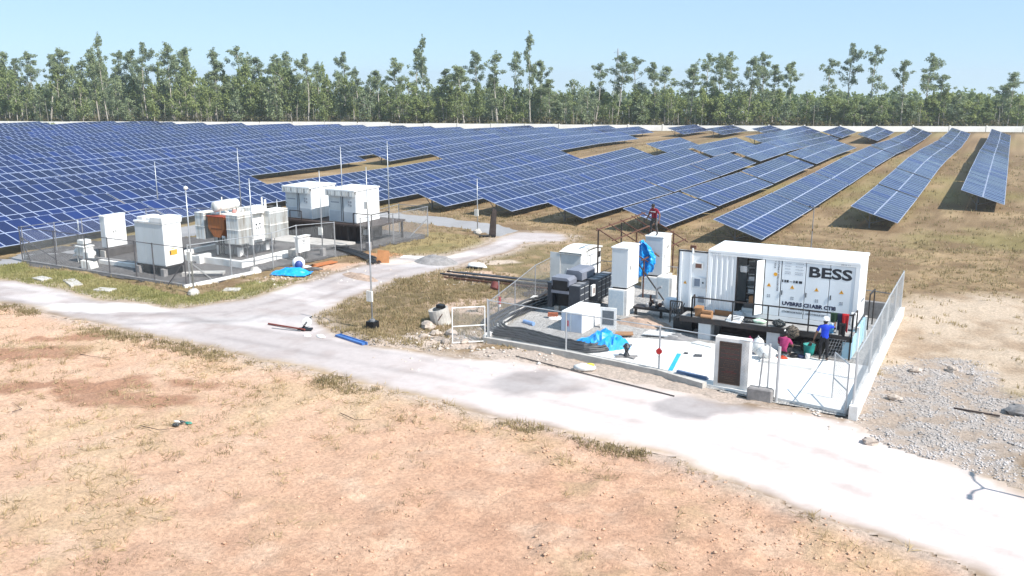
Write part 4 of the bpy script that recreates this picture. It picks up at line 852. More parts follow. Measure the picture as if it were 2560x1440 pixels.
# ---- container
CX0,CX1,CY0,CY1,CZ0,CZ1=-10.31,-4.40,35.78,38.16,.99,3.63
CW=M('container_white',(.80,.82,.83),.38,var=.04,scale=1.0,col2=(.72,.73,.73),stretch=(1,1,.2))
t=thing('battery_container','long white battery container lettered BESS with one door open','container',(0,0,0)); cont=t
MB().bbox(CX0-.01,CX1+.01,CY0-.015,CY1+.01,CZ1-.10,CZ1,.02).build('roof',CW,t)
MBB(CX0-.005,CX1+.005,CY0-.008,CY0+.08,CZ1-.20,CZ1-.10).build('top_rail',CW,t)
MBB(CX0-.005,CX1+.005,CY0-.008,CY0+.08,CZ0,CZ0+.17).build('bottom_rail',CW,t)
MBB(CX0,CX1,CY0+.09,CY1,CZ0,CZ0+.08).build('floor',DG,t)
# corrugated left panel
def corr(x0,x1,y,z0,z1,n,dep=.05):
    m=MB(); pts=[]; w=(x1-x0)/n
    for i in range(n): pts += [(x0+i*w,y),(x0+i*w+.30*w,y),(x0+i*w+.5*w,y+dep),(x0+i*w+.80*w,y+dep)]
    pts.append((x1,y)); k=len(pts)
    m.add([(a,b,z0) for a,b in pts]+[(a,b,z1) for a,b in pts],[(i,i+1,k+i+1,k+i) for i in range(k-1)]); return m
corr(CX0+.10,-9.13,CY0+.004,CZ0+.17,CZ1-.20,5).build('corrugated_panel',CW,t)
for x0_,x1_ in ((CX0,CX0+.10),(CX1-.165,CX1)): MBB(x0_,x1_,CY0-.006,CY0+.1,CZ0+.001,CZ1-.101).build('corner_post',CW,t)
# right end: corrugated, back and left walls
m=MB(); pts=[]; n=9; w=(CY1-CY0-.1)/n
for i in range(n): y=CY0+.1+i*w; pts += [(CX1-.03,y),(CX1-.03,y+.3*w),(CX1-.07,y+.5*w),(CX1-.07,y+.8*w)]
pts.append((CX1-.03,CY1)); k=len(pts); m.add([(a,b,CZ0+.02) for a,b in pts]+[(a,b,CZ1-.1) for a,b in pts],[(i,i+1,k+i+1,k+i) for i in range(k-1)]); m.build('end_wall',CW,t)
MBB(CX0,CX1-.1,CY1-.06,CY1,CZ0,CZ1-.1).build('back_wall',CW,t); MBB(CX0,CX0+.05,CY0+.1,CY1-.06,CZ0,CZ1-.1).build('end_frame',CW,t)
MBB(-8.0,-7.94,CY0+.09,CY1-.06,CZ0+.08,CZ1-.1).build('partition',CG,t)
# doors
DPAN=M('door_panel_white',(.74,.78,.81),.42,var=.05,scale=1.0,stretch=(1,1,.2))
doors=[]
for x0,x1 in ((-7.98,-7.35),(-7.32,-6.41),(-6.39,-5.50),(-5.48,-4.57)):
    d=MB().bbox(x0,x1,CY0+.012,CY0+.05,CZ0+.19,CZ1-.21,.012).build('door',DPAN,t); doors.append(d)
def tri(par,x,z,s=.085,y=None):
    y=CY0+.010 if y is None else y
    o=MB().prism([(x-s,y,z-s*.8),(x+s,y,z-s*.8),(x,y,z+s*.95)],(0,.004,0),off=(0,-.004,0)).build('warning_triangle',YEL,par)
    MB().prism([(x-.012,y-.006,z+s*.35),(x+.018,y-.006,z+s*.05),(x-.002,y-.006,z+.0),(x+.008,y-.006,z-s*.5),(x-.02,y-.006,z+s*.08),(x,y-.006,z+s*.1)],(0,.002,0)).build('bolt_symbol',PRINT,o)
for d,x in zip(doors,(-7.79,-6.88,-5.95,-5.02)): tri(d,x,2.41)
for d,x in zip(doors[1:],(-7.27,-6.34,-5.41)): MBB(x-.012,x+.018,CY0-.02,CY0+.01,2.06,2.24).build('handle',BLK,d)
for d,x in zip(doors,(-7.78,-6.86,-5.92,-5.0)):
    m=MB()
    for dx,dz,w,h in ((-.06,.03,.05,.05),(.01,.03,.05,.05),(-.06,-.04,.05,.05),(.01,-.04,.05,.05)): m.box(x+dx,x+dx+w,CY0+.006,CY0+.011,1.94+dz,1.94+dz+h)
    m.build('symbol_plate',GPRINT,d)
MB().tube([(-7.56,CY0+.012,2.86),(-7.56,CY0+.006,2.86)],.075,14).build('round_badge',YEL,doors[0])
Y0=CY0+.008
text('BESS',.56,PRINT,t,(-6.31,CY0+.008,2.90),bold=.018,width=1.60,name='lettering')
text('UVBRRS CI1ABR CTI8',.205,NAVY,t,(-7.23,Y0,1.655),bold=.010,width=2.05)
text('MRUVT S OTE  SUNTAI RIT MO',.07,PRINT,t,(-6.9,Y0,1.50),bold=.001,width=1.18)
text('CTIOMTHOIE ROUE  |  OIE OTHROUE DIE1',.098,PRINT,t,(-7.22,Y0,1.36),bold=.001,width=1.68)
text('CTUTRAE O TOEU U1OE ONE',.085,PRINT,t,(-7.48,Y0,3.42),rot=(PI/2,PI/2,0),bold=.001,width=1.22); text('T EDI I8',.085,PRINT,t,(-7.62,Y0,3.40),rot=(PI/2,PI/2,0))
m=MB(); rq=random.Random(21)
for zz in (3.35,3.24,3.12,3.0,2.93):
    for x0,x1 in ((-7.2,-7.0),(-6.8,-6.52)):
        x=x0
        while x<x1: q=rq.uniform(.02,.07); m.box(x,x+q,CY0+.006,CY0+.011,zz,zz+.018); x+=q+.015
m.build('small_print',GPRINT,doors[1]); m=MB()
for x,w in ((-7.29,.05),(-7.2,.06),(-7.12,.09),(-6.85,.05),(-6.77,.09),(-6.64,.13)): m.box(x,x+w,CY0+.006,CY0+.011,2.58,2.68)
m.box(-7.0,-6.88,CY0+.006,CY0+.011,2.62,2.635); m.build('code_print',PRINT,doors[1])
text('T O T S I 3 2',.075,PRINT,t,(-10.22,CY0-.009,CZ1-.165)); text('B E S S  1 2',.07,PRINT,t,(-5.1,CY0-.009,CZ1-.165))
# open leaf of the doorway (hinged right, swung out) and interior racks
lf=link('open_door',None,t,(-8.02,CY0+.03,0)); lf.rotation_euler=(0,0,R(-118))
MBB(0,.50,-.02,.02,CZ0+.2,CZ1-.22).build('leaf',DPAN,lf); MBB(-.005,.505,-.028,-.02,CZ0+.18,CZ0+.22).build('gasket',BLK,lf); MBB(.47,.51,-.028,.028,CZ0+.18,CZ1-.2).build('gasket',BLK,lf); MBB(.1,.4,.02,.035,1.9,2.8).build('inner_tray',LG,lf)
MBB(-9.13,-9.08,CY0-.004,CY0+.06,CZ0+.16,CZ1-.19).build('door_frame',BLKP,t); MBB(-9.08,-8.02,CY0,CY0+.06,CZ1-.24,CZ1-.2).build('door_frame',BLKP,t); MBB(-8.06,-7.99,CY0+.005,CY0+.06,CZ0+.17,CZ1-.24).build('door_frame',BLKP,t)
rk=link('battery_rack',None,t)
for x in (-8.85,-8.15): MBB(x-.025,x+.025,36.5,36.55,CZ0+.08,CZ1-.3).build('upright',BLKP,rk)
for i in range(8): MBB(-8.85,-8.15,36.5,37.0,1.25+i*.27,1.27+i*.27).build('shelf',LG,rk)
for i in range(7):
    if i not in (3,6): MBB(-8.78,-8.3,36.52,36.95,1.275+i*.27,1.43+i*.27).build('battery_tray',DG if i%2 else CG,rk)
MBB(-9.05,-8.78,36.1,36.4,2.75,3.0).build('air_unit',W,t); MBB(-8.2,-8.02,36.0,36.6,1.2,2.9).build('control_cabinet',CG,t)
t2=thing('crate','cluttered tool crate on the container floor inside the open door','crate',(-8.55,36.05,CZ0+.08)); MBB(-.3,.3,-.16,.16,0,.25).build('crate',LG,t2); MB().bbox(-.25,.2,-.14,.12,.25,.42).build('contents',DG,t2); MB().bbox(-.05,.15,-.1,.1,.42,.75).build('contents',CARD,t2)
# end door folded flat beside the container on the left
ed=thing('end_door_panel','white steel door panel with two windows standing left of the container','door panel',(0,0,0))
MBB(-11.58,-10.36,35.86,35.90,1.06,3.50).build('panel',CW,ed); MBB(-11.60,-10.34,35.84,35.865,3.44,3.50).build('edge',BLKP,ed); MBB(-11.6,-11.56,35.84,35.865,1.06,3.44).build('edge',BLKP,ed)
for x0,x1 in ((-11.5,-11.42),(-11.08,-10.98)): MBB(x0,x1,35.79,35.86,1.1,3.42).build('stiffener',CW,ed)
w1=MBB(-10.9,-10.52,35.80,35.86,2.75,3.03).build('window',W,ed); MBB(-10.84,-10.58,35.795,35.80,2.80,2.98).build('pane',M('brown_pane',(.16,.08,.06),.3),w1)
w1=MBB(-10.95,-10.40,35.81,35.86,1.95,2.40).build('window',CG,ed); MBB(-10.86,-10.62,35.80,35.81,2.02,2.34).build('pane',M('grey_pane',(.16,.20,.26),.3),w1); MBB(-10.53,-10.46,35.80,35.81,2.16,2.22).build('latch',BLK,w1)
MBB(-10.68,-10.44,35.82,35.86,1.34,1.60).build('vent',GPRINT,ed); tri(ed,-11.27,2.13,.075,35.85)
MB().tube([(-10.98,35.83,3.4),(-10.98,35.83,3.62)],.05,8).build('pipe',W2,ed); MBB(-11.1,-10.86,35.8,35.9,3.58,3.72).build('cap',RUST,ed)
MBB(-11.4,-10.5,35.95,36.3,.7,1.05).build('foot_beam',BLKP,ed)
# deck, piers, rails, stair block
t=thing('access_platform','black steel walkway with handrail in front of the container','platform',(0,0,0))
MBB(-11.1,-4.38,34.88,35.75,.86,.93).build('deck',M('dusty_deck',(.36,.35,.34),.85,var=.2,scale=3),t)
MBB(-11.12,-4.36,34.82,34.88,.72,.94).build('edge_beam',BLKP,t)
for i,(a,b) in enumerate((((-10.62,34.85),(-8.95,34.85)),((-8.95,34.85),(-7.55,34.85)),((-7.55,34.85),(-6.0,34.85)),((-6.0,34.85),(-4.40,34.85)),((-4.40,34.85),(-4.36,35.7)))):
    rail(t,[a,b] if i in (0,4) else [b],.9,.88)
    if i not in (0,4): MB().bar((a[0],a[1],1.78),(b[0],b[1],1.78),.05).build('handrail',BLKP,t)
MB().bar((-4.42,34.85,-.1),(-4.42,34.85,.9),.06).build('post',BLKP,t); rail(t,[(-10.62,34.85),(-10.75,35.6)],.9,.8)
rail(t,[(-4.1,36.9),(-4.05,37.9)],.75,1.45)
t=thing('blue_pier','sky-blue plinth carrying the right end of the container','plinth')
MB().bbox(-4.72,-4.38,34.98,36.2,-.1,.84,.015).build('pier',SKYB,t); MBB(-4.40,-4.30,36.2,36.35,-.1,.98).build('pilaster',CONCW,t); MB().bbox(-4.75,-4.34,36.4,38.1,-.1,.97,.015).build('pier',SKYB,t); MBB(-4.36,-4.25,38.1,38.25,-.1,1.0).build('pilaster',CONCW,t)
for i,(x0,x1,lab) in enumerate(((-10.35,-9.82,'pale grey concrete pier under the left half of the walkway'),(-7.55,-7.08,'pale grey concrete pier under the middle of the walkway'))):
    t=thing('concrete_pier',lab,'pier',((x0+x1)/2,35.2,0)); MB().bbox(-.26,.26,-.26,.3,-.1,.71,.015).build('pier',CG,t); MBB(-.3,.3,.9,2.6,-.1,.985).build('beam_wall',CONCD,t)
t=thing('retaining_wall','wall under the container with its shade put into a dark colour','wall'); MBB(-11.0,-4.8,36.4,36.6,-.1,.98).build('wall',M('shaded_brick',(.10,.07,.06),.9,var=.3,scale=4),t)  # brick colour darkened to carry the shade under the container
# ---- equipment left of the container
def simple_cab(name,label,x,y,z,w,d,h,front=CG,side=W,roofz=.06):
    t=thing(name,label,'cabinet',(x,y,z)); MBB(-w,0,0,d,0,h).build('body',side,t); MB().bbox(-w-.04,.04,-.04,d+.04,h,h+roofz).build('roof',side,t)
    MBB(-w+.02,-.02,-.014,0,.04,h-.04).build('front_door',front,t); MBB(0,.012,.03,d-.03,.04,h-.04).build('side_door',side,t); MBB(.012,.03,d*.2,d*.2+.04,h*.45,h*.55).build('handle',BLK,t)
    MBB(-w+.05,-.05,.05,d-.05,-.07,0).build('base_frame',BLK,t); return t
simple_cab('tall_cabinet','tall white cabinet on a pale plinth right of the black transformer',-14.32,37.08,1.28,.77,1.36,1.78)
t=simple_cab('tall_cabinet','tall white cabinet that the man in red stands on',-14.55,42.43,.8,.93,1.22,1.94); MB().tube([(.03,.5,1.35),(.10,.55,1.5),(.05,.6,1.3)],.012,6).build('lead',BLK,t)
MARB=M('blue_speckled_facing',(.48,.56,.62),.6,var=.25,scale=9,col2=(.62,.66,.68))
def plinth(label,x,y,w,d,h):
    t=thing('plinth',label,'plinth',(x,y,0)); MB().bbox(-w,0,0,d,-.1,h,.015).build('block',CONCW,t); MBB(-w+.04,-.16,-.02,0,.02,h-.06).build('facing',MARB,t); return t
plinth('blue-speckled plinth under the tall cabinet right of the black transformer',-14.27,36.97,.92,.9,1.2)
plinth('blue-speckled plinth beside the door panel left of the container',-13.41,40.65,.78,.67,1.15)
plinth('white plinth under the far tall cabinet behind the blue tarpaulin',-14.45,42.35,1.15,1.4,.72)
# curved-roof cabinet
t=thing('kiosk_cabinet','white kiosk with curved roof and open door behind the black transformer','cabinet',(-17.92,40.0,.5)); RFm=MB(); w,d=1.12,2.5
RFm.grid(lambda u,v:(-w-.06+(w+.12)*u,-.08+(d+.16)*v,1.5+.16*math.sin(PI*v)*1.0+.05),4,12); RFm.grid(lambda u,v:(-w-.06+(w+.12)*u,-.08+(d+.16)*v,1.46+.16*math.sin(PI*v)),4,12)
MBB(-w,0,0,d,0,1.5).build('body',W,t); rf=RFm.build('roof',W2,t)
m=MB(); k=12
for sx in (-w-.06,.06): m.add([(sx,-.08+(d+.16)*i/k,1.46+.16*math.sin(PI*i/k)) for i in range(k+1)]+[(sx,-.08+(d+.16)*i/k,1.55+.16*math.sin(PI*i/k)) for i in range(k+1)],[(i,i+1,k+2+i,k+1+i) for i in range(k)])
m.build('roof_edge',W2,rf); MBB(-w+.02,-.02,-.012,0,.03,1.46).build('front_panel',LG,t); MBB(-.75,-.7,-.03,-.012,.55,.72).build('handle',W,t)
MBB(-w-.55,-w-.0,-.06,-.02,-.12,1.5).build('open_door',LG,t)
for y,z in ((.3,1.1),(.7,.9),(.7,.55),(.35,.3),(1.0,1.25)): MBB(0,.012,y,y+.07,z,z+.06).build('lock',BLK,t)
MBB(0,.012,1.15,1.6,.3,1.3).build('schematic_plate',GPRINT,t); MBB(.012,.015,1.2,1.55,.35,1.25).build('plate_field',W,t); MBB(0,.02,2.2,2.42,1.0,1.3).build('vent',BLK,t)
MB().bbox(-w-.05,.05,-.02,d+.05,-.6,-.0).build('plinth',CONCW,t)
# black transformer
t=thing('dry_transformer','black finned transformer with grey hoods and white gauge box','transformer',(-17.4,35.85,0)); t.scale=(1.08,1.05,1.1); DGT=M('slate_enamel',(.045,.05,.062),.42,var=.15,scale=4); HOOD=M('grey_hood',(.20,.21,.25),.5,var=.12)
MB().bbox(0,1.1,.25,3.0,.32,1.28).build('tank',DGT,t); MBB(-.22,0.0,-.12,.6,.3,1.34).build('side_fin',DGT,t)
MBB(.05,.75,.2,.26,.35,1.2).build('recess',BLK,t)
def finbank(x0,x1,y0,y1,z0,z1,n):
    b=link('radiator',None,t)
    for i in range(n):
        yy=y0+(y1-y0)*i/n; MB().bbox(x0,x1,yy,yy+(y1-y0)/n-.05,z0,z1,.02).build('fin',DGT,b)
        for zz in np.linspace(z0+.12,z1-.1,4): MBB(x1,x1+.006,yy+.04,yy+(y1-y0)/n-.09,zz,zz+.018).build('bar',LG,b)
        MBB(x0+.1,x1-.1,yy+.03,yy+(y1-y0)/n-.10,z1,z1+.006).build('top_plate',GALV2,b)
finbank(.78,1.32,-.2,.75,.28,1.32,2); finbank(.95,1.5,1.25,3.1,.45,1.36,4)
h=MB().prism([(0,-.2,1.25),(.82,-.2,1.25),(.82,-.2,1.5),(.7,-.2,1.6),(.0,-.2,1.6)],(0,.75,0)).build('hood',HOOD,t); MBB(.06,.74,-.215,-.2,1.08,1.48).build('opening',BLK,h); MBB(.0,.8,-.23,.0,.95,1.06).build('sill',HOOD,h)
MB().prism([(.15,.8,1.35),(.95,.8,1.35),(.95,.8,1.66),(.8,.8,1.74),(.25,.8,1.74)],(0,1.4,0)).build('hood',HOOD,t)
g_=MB().bbox(1.32,1.42,.85,1.18,.72,1.18,.01).build('gauge_box',W,t); MBB(1.42,1.426,.95,1.08,.82,1.06).build('gauge_window',M('brown_gauge',(.14,.06,.05),.4),g_)
for i in range(6): MB().tube([(.3+.12*i,.6+.3*i,1.28),(.35+.12*i,.62+.3*i,1.45)],.05,7).build('bushing',BLK,t)
for x in (.1,1.0):
    for y in (.2,2.8): MBB(x-.1,x+.1,y-.1,y+.1,-.1,.32).build('foot',CONC,t)
# small white machine box behind the blue tarp
t=thing('pad_box','low white equipment box with two grey-blue doors behind the fence','box',(-14.85,33.4,0))
MB().bbox(-.98,.0,0,1.9,-.05,.88,.02).build('body',W,t); MBB(-.97,-.56,-.015,0,.03,.84).build('door',SKYB if 0 else M('pale_blue_door',(.46,.54,.66),.5),t); MBB(-.50,-.03,-.015,0,.03,.84).build('door',M('pale_blue_door2',(.48,.55,.66),.5),t); MBB(-.70,-.63,-.03,-.015,.25,.5).build('extinguisher_tag',RED,t)
t=thing('filter_panel','square white frame with grey filter panel standing by the tarp','panel',(-13.98,34.6,0),R(8)); MBB(-.55,.15,0,.06,0,.95).build('frame',W,t); MBB(-.45,.05,-.012,0,.2,.82).build('filter',M('grey_filter',(.13,.15,.17),.8,var=.2,scale=30),t)
t=thing('brick_block','orange brick lying on white rubble by the pad box','brick',tuple(P(1382,797)),.3); MBB(-.22,.22,-.1,.1,.12,.28).build('brick',BRICK,t); MB().blob((.1,-.05,.0),(.35,.2,.15),5).build('mortar_lump',CONCW,t)
t=thing('blue_jerrycan','pale blue plastic pipe piece lying inside the cable loop','pipe piece',tuple(P(1322,812)),-.3); MB().tube([(-.3,0,.1),(.3,0,.1)],.09,10).build('pipe',M('pale_blue_plastic',(.22,.36,.62),.5),t)
# rusty frame
t=thing('steel_roof_frame','rusty sloping steel roof frame on posts over the cabinets','frame')
bs=(-17.3,-16.45,-15.6,-14.9); ra=(40.75,42.35,43.9,45.5,47.0); zf=lambda s:3.2-.53*(s+17.35)
for s in bs: MB().bar((s,40.4,zf(s)+.03),(s,47.2,zf(s)+.03),.05,.05).build('beam',RUST,t)
for a in ra: MB().bar((-17.45,a,zf(-17.45)),(-14.7,a,zf(-14.7)),.045,.045).build('rafter',RUST,t)
for s,a in ((-17.3,40.65),(-15.6,40.72),(-15.6,43.85),(-14.9,43.55),(-15.5,46.9),(-17.25,43.6),(-16.4,43.6),(-16.4,45.5),(-14.9,40.72)): MB().bar((s,a,-.1),(s,a,zf(s)),.06,.06).build('post',RUST if s>-17 else BRN,t)
MB().bar((-15.6,40.7,2.2),(-13.2,39.0,.4),.05,.05).build('brace',BLKP,t)
# hanging blue tarpaulin
t=thing('hanging_tarp','bright blue tarpaulin hanging from the rusty frame','tarpaulin'); rs=np.random.RandomState(4)
def hang(u,v):
    xl=-15.45+.02*math.sin(v*5); xr=-15.08+.52*min(1,2*v)**.7-.35*max(0,v-.6); z=2.62+.1*math.sin(PI*u)-v*1.95*(1-.22*u)+.08*math.sin(u*9)*v; return (xl+(xr-xl)*u, 41.35+.10*math.sin(u*13+v*2)+.05*math.sin(v*11+u*4), z)
m=MB().grid(lambda u,v:tuple(q+rs.uniform(-.03,.03) for q in hang(u,v)),13,18); o=m.build('sheet',TARP,t); sm=o.modifiers.new('th','SOLIDIFY'); sm.thickness=.008
# ---- the pump / valve clutter between plinths
t=thing('pump_set','small pump with pipes and white drum on a steel skid','pump',(-12.6,37.6,0))
MBB(-1.5,.9,-.3,.3,.32,.42).build('skid',BLKP,t)
for x in (-1.4,-.2,.8): MBB(x-.05,x+.05,-.25,-.15,-.1,.32).build('leg',BLKP,t)
MB().lathe([(.22,0),(.34,.15),(.36,.35),(.30,.5),(.22,.52)],16,c=(.2,0,.42)).build('drum',M('milky_plastic',(.62,.66,.70),.4),t,smooth=True)
for i in range(10): x=-.9+.12*i; MB().blob((x,rr_.uniform(-.15,.15),.5+.08*(i%4)),(.09,.09,.1),i,amp=.25).build('valve',(STEEL,BLKP,RUST)[i%3],t)
MB().tube([(-.5,0,.45),(-.5,0,1.3),(-.3,0,1.4)],.06,8).build('riser',STEEL,t); MB().tube([(-.8,.05,.45),(-.8,.05,.95)],.05,8).build('riser',RUST,t)
t=thing('generator_hose_rack','tangle of black hoses hanging on a short rail by the door panel','hoses',(-11.3,35.5,.1))
rail(t,[(-.45,0),(.05,0)],.3,.95)
for i in range(6): MB().tube([(-.35+.1*i,.02,1.2),(-.4+.1*i,-.05,.75+.05*i),(-.2+.08*i,-.08,.45),(-.1+.06*i,-.05,.8)],.022,6).build('hose',CABLE,t)
MBB(-.3,.5,.0,.5,.0,.55).build('base_box',BLK,t)
# blue tarp heap, cable loop, rubble
def heap(name,label,x,y,rx,ry,h,seed,rz=0,mat=TARP,cat='tarpaulin',par=None):
    t=par or thing(name,label,cat,(x,y,.04),rz)
    def fn(u,v):
        X=(u-.5)*2; Y=(v-.5)*2; r=math.hypot(X,Y)
        n=vn(X*2.2+seed,Y*2.2)+.5*vn(X*5+seed,Y*5+3)
        rg=abs(vn(X*3.1+seed,Y*1.6+5)-.5)*2; rg2=abs(vn(X*1.7+9,Y*4.5+seed)-.5)*2; z=h*max(0,1-r**1.5)*(.35+.75*n*.6)+h*.30*(1-rg)**2*max(0,1.05-r)+h*.22*(1-rg2)**3*max(0,1.1-r)+.05*n
        k=1+.18*(vn(math.atan2(Y,X)*2+seed,seed*1.0)-.5); return (X*rx*k*(1-.12*abs(Y)),Y*ry*k*(1-.12*abs(X)),z)
    jr=random.Random(seed*7+1)
    def fj(u,v): x_,y_,z_=fn(u,v); e=min(u,v,1-u,1-v)>.02; return (x_+jr.uniform(-.03,.03)*e,y_+jr.uniform(-.03,.03)*e,max(.01,z_+jr.uniform(-.07,.07)*h*e*1.6))
    o=MB().grid(fj,19,17).build('sheet',mat,t); return t
def vn(x,y): return float(vnoise(np.array([x+50.0]),np.array([y+50.0]),12)[0])
heap('blue_tarp','crumpled blue tarpaulin heap on the white floor behind the fence',-13.3,32.05,1.12,.82,.72,3,.4)
t=heap('blue_tarp','crumpled blue tarpaulin lying by the transformer compound',-33.75,36.6,1.15,.75,.34,8,.35)
t=thing('white_drum','round white and navy drum behind the blue tarpaulin','drum',(-34.1,37.6,.05)); MB().blob((0,0,.36),(.36,.36,.38),2,14,8,.04).build('shell',W,t,smooth=True); MB().blob((.16,-.16,.34),(.24,.22,.26),2,12,8,.04).build('patch',M('navy_patch',(.04,.07,.25),.5),t,smooth=True)
t=thing('board','orange board lying on the ground by the tarpaulin','board',(-33.9,39.4,.06),1.45); MBB(-.9,.9,-.3,.3,0,.05).build('sheet',ORG,t)
t=thing('board','white board lying beside the orange one','board',(-34.2,38.4,.06),1.3); MBB(-.5,.5,-.2,.2,0,.05).build('sheet',W,t)
t=thing('cable_scraps','black cable scraps between the tarpaulin and orange board','scraps',(-33.3,37.9,.05),1.2)
for i in range(6): MB().tube([(-.4,.12*i-.3,.05),(0,.12*i-.25,.09),(.4,.12*i-.35,.05)],.035,6).build('cable',CABLE,t)
loop=[(38.96,-18.8)]
cpx=[E_ for E_ in ((1384,735),(1360,750),(1325,760),(1250,795),(1232,812),(1250,828),(1300,835),(1350,848),(1405,862),(1460,870),(1508,866))]
pts=[P(a,b,.17) for a,b in cpx]
def smooth_path(pts,n=6):
    out=[]
    for i in range(len(pts)-1):
        p0,p1,p2,p3=pts[max(i-1,0)],pts[i],pts[i+1],pts[min(i+2,len(pts)-1)]
        for k in range(n):
            t=k/n; out.append(.5*((2*p1)+(p2-p0)*t+(2*p0-5*p1+4*p2-p3)*t*t+(3*p1-p0-3*p2+p3)*t**3))
    out.append(pts[-1]); return out
tray('cable_loop','thick loop of black cables lying on gravel behind the front fence',[tuple(q) for q in smooth_path(pts)],1.1,10,'cables',r=.05,pile=.055)
# long thin bar and yellow bag in front of the kerb
t=thing('thin_bar','long thin dark bar on the sandy road before the front kerb','bar'); MB().tube([P(1290,890,.04),P(1480,938,.05),P(1686,990,.04)],.022,6).build('bar',M('dark_bar',(.10,.085,.075),.7),t)  # thin dark tube laid along the ground
t=thing('cement_bag','pale bag with yellow print lying before the front kerb','bag',tuple(P(1462,925)),.3); MB().blob((0,0,.1),(.42,.26,.14),6,12,6,.12).build('sack',SACK,t,smooth=True); MB().blob((.18,.08,.17),(.17,.12,.09),7,10,6,.1).build('label_print',M('yellow_print',(.55,.52,.05),.6),t,smooth=True)
t=thing('bench_vice','small black vice on a wooden cross base on the floor','vice',tuple(P(1566,893,.1)),.2); MB().bar((-.4,-.15,.04),(.4,.15,.04),.12,.05).bar((-.3,.2,.04),(.35,-.2,.04),.1,.05).build('base',CONCD,t); MB().lathe([(.14,.06),(.07,.2),(.09,.32),(.15,.42),(.06,.55)],10).build('vice',BLK,t); MB().bar((-.15,0,.42),(.2,.05,.5),.07).build('jaw',STEEL,t)
t=thing('fire_bell','red bell with wire loop hung on the middle fence post','bell',(-10.2,29.78,.9)); MB().tube([(0,-.06,0),(0,0,0)],.11,12).build('gong',RED,t); MB().tube([(.05,-.05,.1),(.2,-.06,.0),(.12,-.06,-.2),(-.05,-.05,-.18),(-.1,-.05,.02)],.01,5).build('wire',STEEL,t)
t=thing('fire_point','post with red bucket and extinguisher beside the white kerb','fire point',tuple(P(1247,792))); MB().tube([(0,0,-.1),(0,0,1.65)],.03,6).build('post',GALV2,t); MB().tube([(-.18,-.1,1.3),(-.18,.06,1.55)],.19,14).build('bucket',M('dark_red',(.14,.03,.025),.6),t); MB().tube([(.08,-.06,.62),(.08,-.06,.95)],.06,10).build('extinguisher',RED,t); MB().tube([(.08,-.06,.5),(.08,-.06,.62)],.06,10).build('extinguisher_foot',W,t)
# ------------------------------------------------------------------ people
SKIN=M('brown_skin',(.16,.085,.055),.55,var=.08); HAIR=M('black_hair',(.012,.010,.010),.5)
def person(label, loc, rz, J, bones, mats, extra=(), hands=()):
    """J: joint -> ((x,y,z),(rx,ry)); bones: (a,b,[(t_end, slot)...]); one continuous skinned mesh"""
    names=list(J); me=bpy.data.meshes.new('skeleton'); me.from_pydata([J[n][0] for n in names],[(names.index(a),names.index(b)) for a,b,_ in bones],[])
    o=bpy.data.objects.new('tmp',me); COL.objects.link(o)
    o.modifiers.new('skin','SKIN').use_smooth_shade=True
    for i,n in enumerate(names): me.skin_vertices[0].data[i].radius=J[n][1]; me.skin_vertices[0].data[i].use_root=(n=='pelvis')
    sb=o.modifiers.new('sub','SUBSURF'); sb.levels=sb.render_levels=1
    dg=bpy.context.evaluated_depsgraph_get(); dg.update(); bm_=bpy.data.meshes.new_from_object(o.evaluated_get(dg)); bpy.data.objects.remove(o)
    bm=bmesh.new(); bm.from_mesh(bm_)
    ex=MB()
    for h in hands:   # (wrist, hand tip, palm side vector): five separate fingers, thumb from the side of the palm
        w,tip,side=Vector(h[0]),Vector(h[1]),Vector(h[2]).normalized(); d=(tip-w).normalized(); nrm=d.cross(side).normalized()
        for i,(off,ln) in enumerate(((-.030,.062),(-.010,.075),(.011,.072),(.030,.055))):
            b=tip+side*off-d*.02; ex.tube([b,b+d*ln*.5+nrm*.006,b+d*ln*.85+nrm*.028],[.0095,.009,.007],6,m=99)
        b=w+d*.035-side*.03; ex.tube([b,b+d*.03-side*.028,b+d*.062-side*.03],[.011,.010,.008],6,m=99)
    for c,r in extra: ex.blob(c,r,1,8,6,.02,m=99)
    n0=len(bm.faces)
    vs_=[bm.verts.new(v) for v in ex.v]; bm.verts.ensure_lookup_table()
    for f in ex.f:
        try: bm.faces.new([vs_[i] for i in f]).smooth=True
        except ValueError: pass
    bm.faces.ensure_lookup_table()
    for k,f in enumerate(bm.faces):
        f.smooth=True
        if k>=n0: f.material_index=0; continue
        c=f.calc_center_median(); best=(1e9,0)
        for a,b,sl in bones:
            A,B=Vector(J[a][0]),Vector(J[b][0]); t=max(0,min(1,(c-A).dot(B-A)/((B-A).length_squared+1e-9))); dd=(c-(A+(B-A)*t)).length-.5*(J[a][1][0]*(1-t)+J[b][1][0]*t)
            if dd<best[0]: best=(dd,next(s for te,s in sl if t<=te))
        f.material_index=best[1]
    bm_.materials.clear()
    for m in mats: bm_.materials.append(m)
    bm.to_mesh(bm_); bm.free(); bm_.name='body'
    t=thing('person',label,'person',loc,rz); link('body',bm_,t); return t
def biped(P_):
    J={}
    for k,v in P_.items(): J[k]=v
    bones=[('pelvis','waist',[(.4,2),(1,1)]),('waist','chest',[(1,1)]),('chest','neckb',[(1,1)]),('neckb','neck',[(.5,1),(1,0)]),('neck','head',[(1,0)]),('head','crown',[(1,0)])]
    for s in 'LR': bones += [('pelvis','hip'+s,[(1,2)]),('hip'+s,'knee'+s,[(1,2)]),('knee'+s,'ankle'+s,[(.92,2),(1,0)]),('ankle'+s,'toe'+s,[(1,3)]),('chest','sh'+s,[(1,1)]),('sh'+s,'el'+s,[(.75,1),(1,0)]),('el'+s,'wr'+s,[(1,0)]),('wr'+s,'ha'+s,[(1,0)])]
    return J,bones
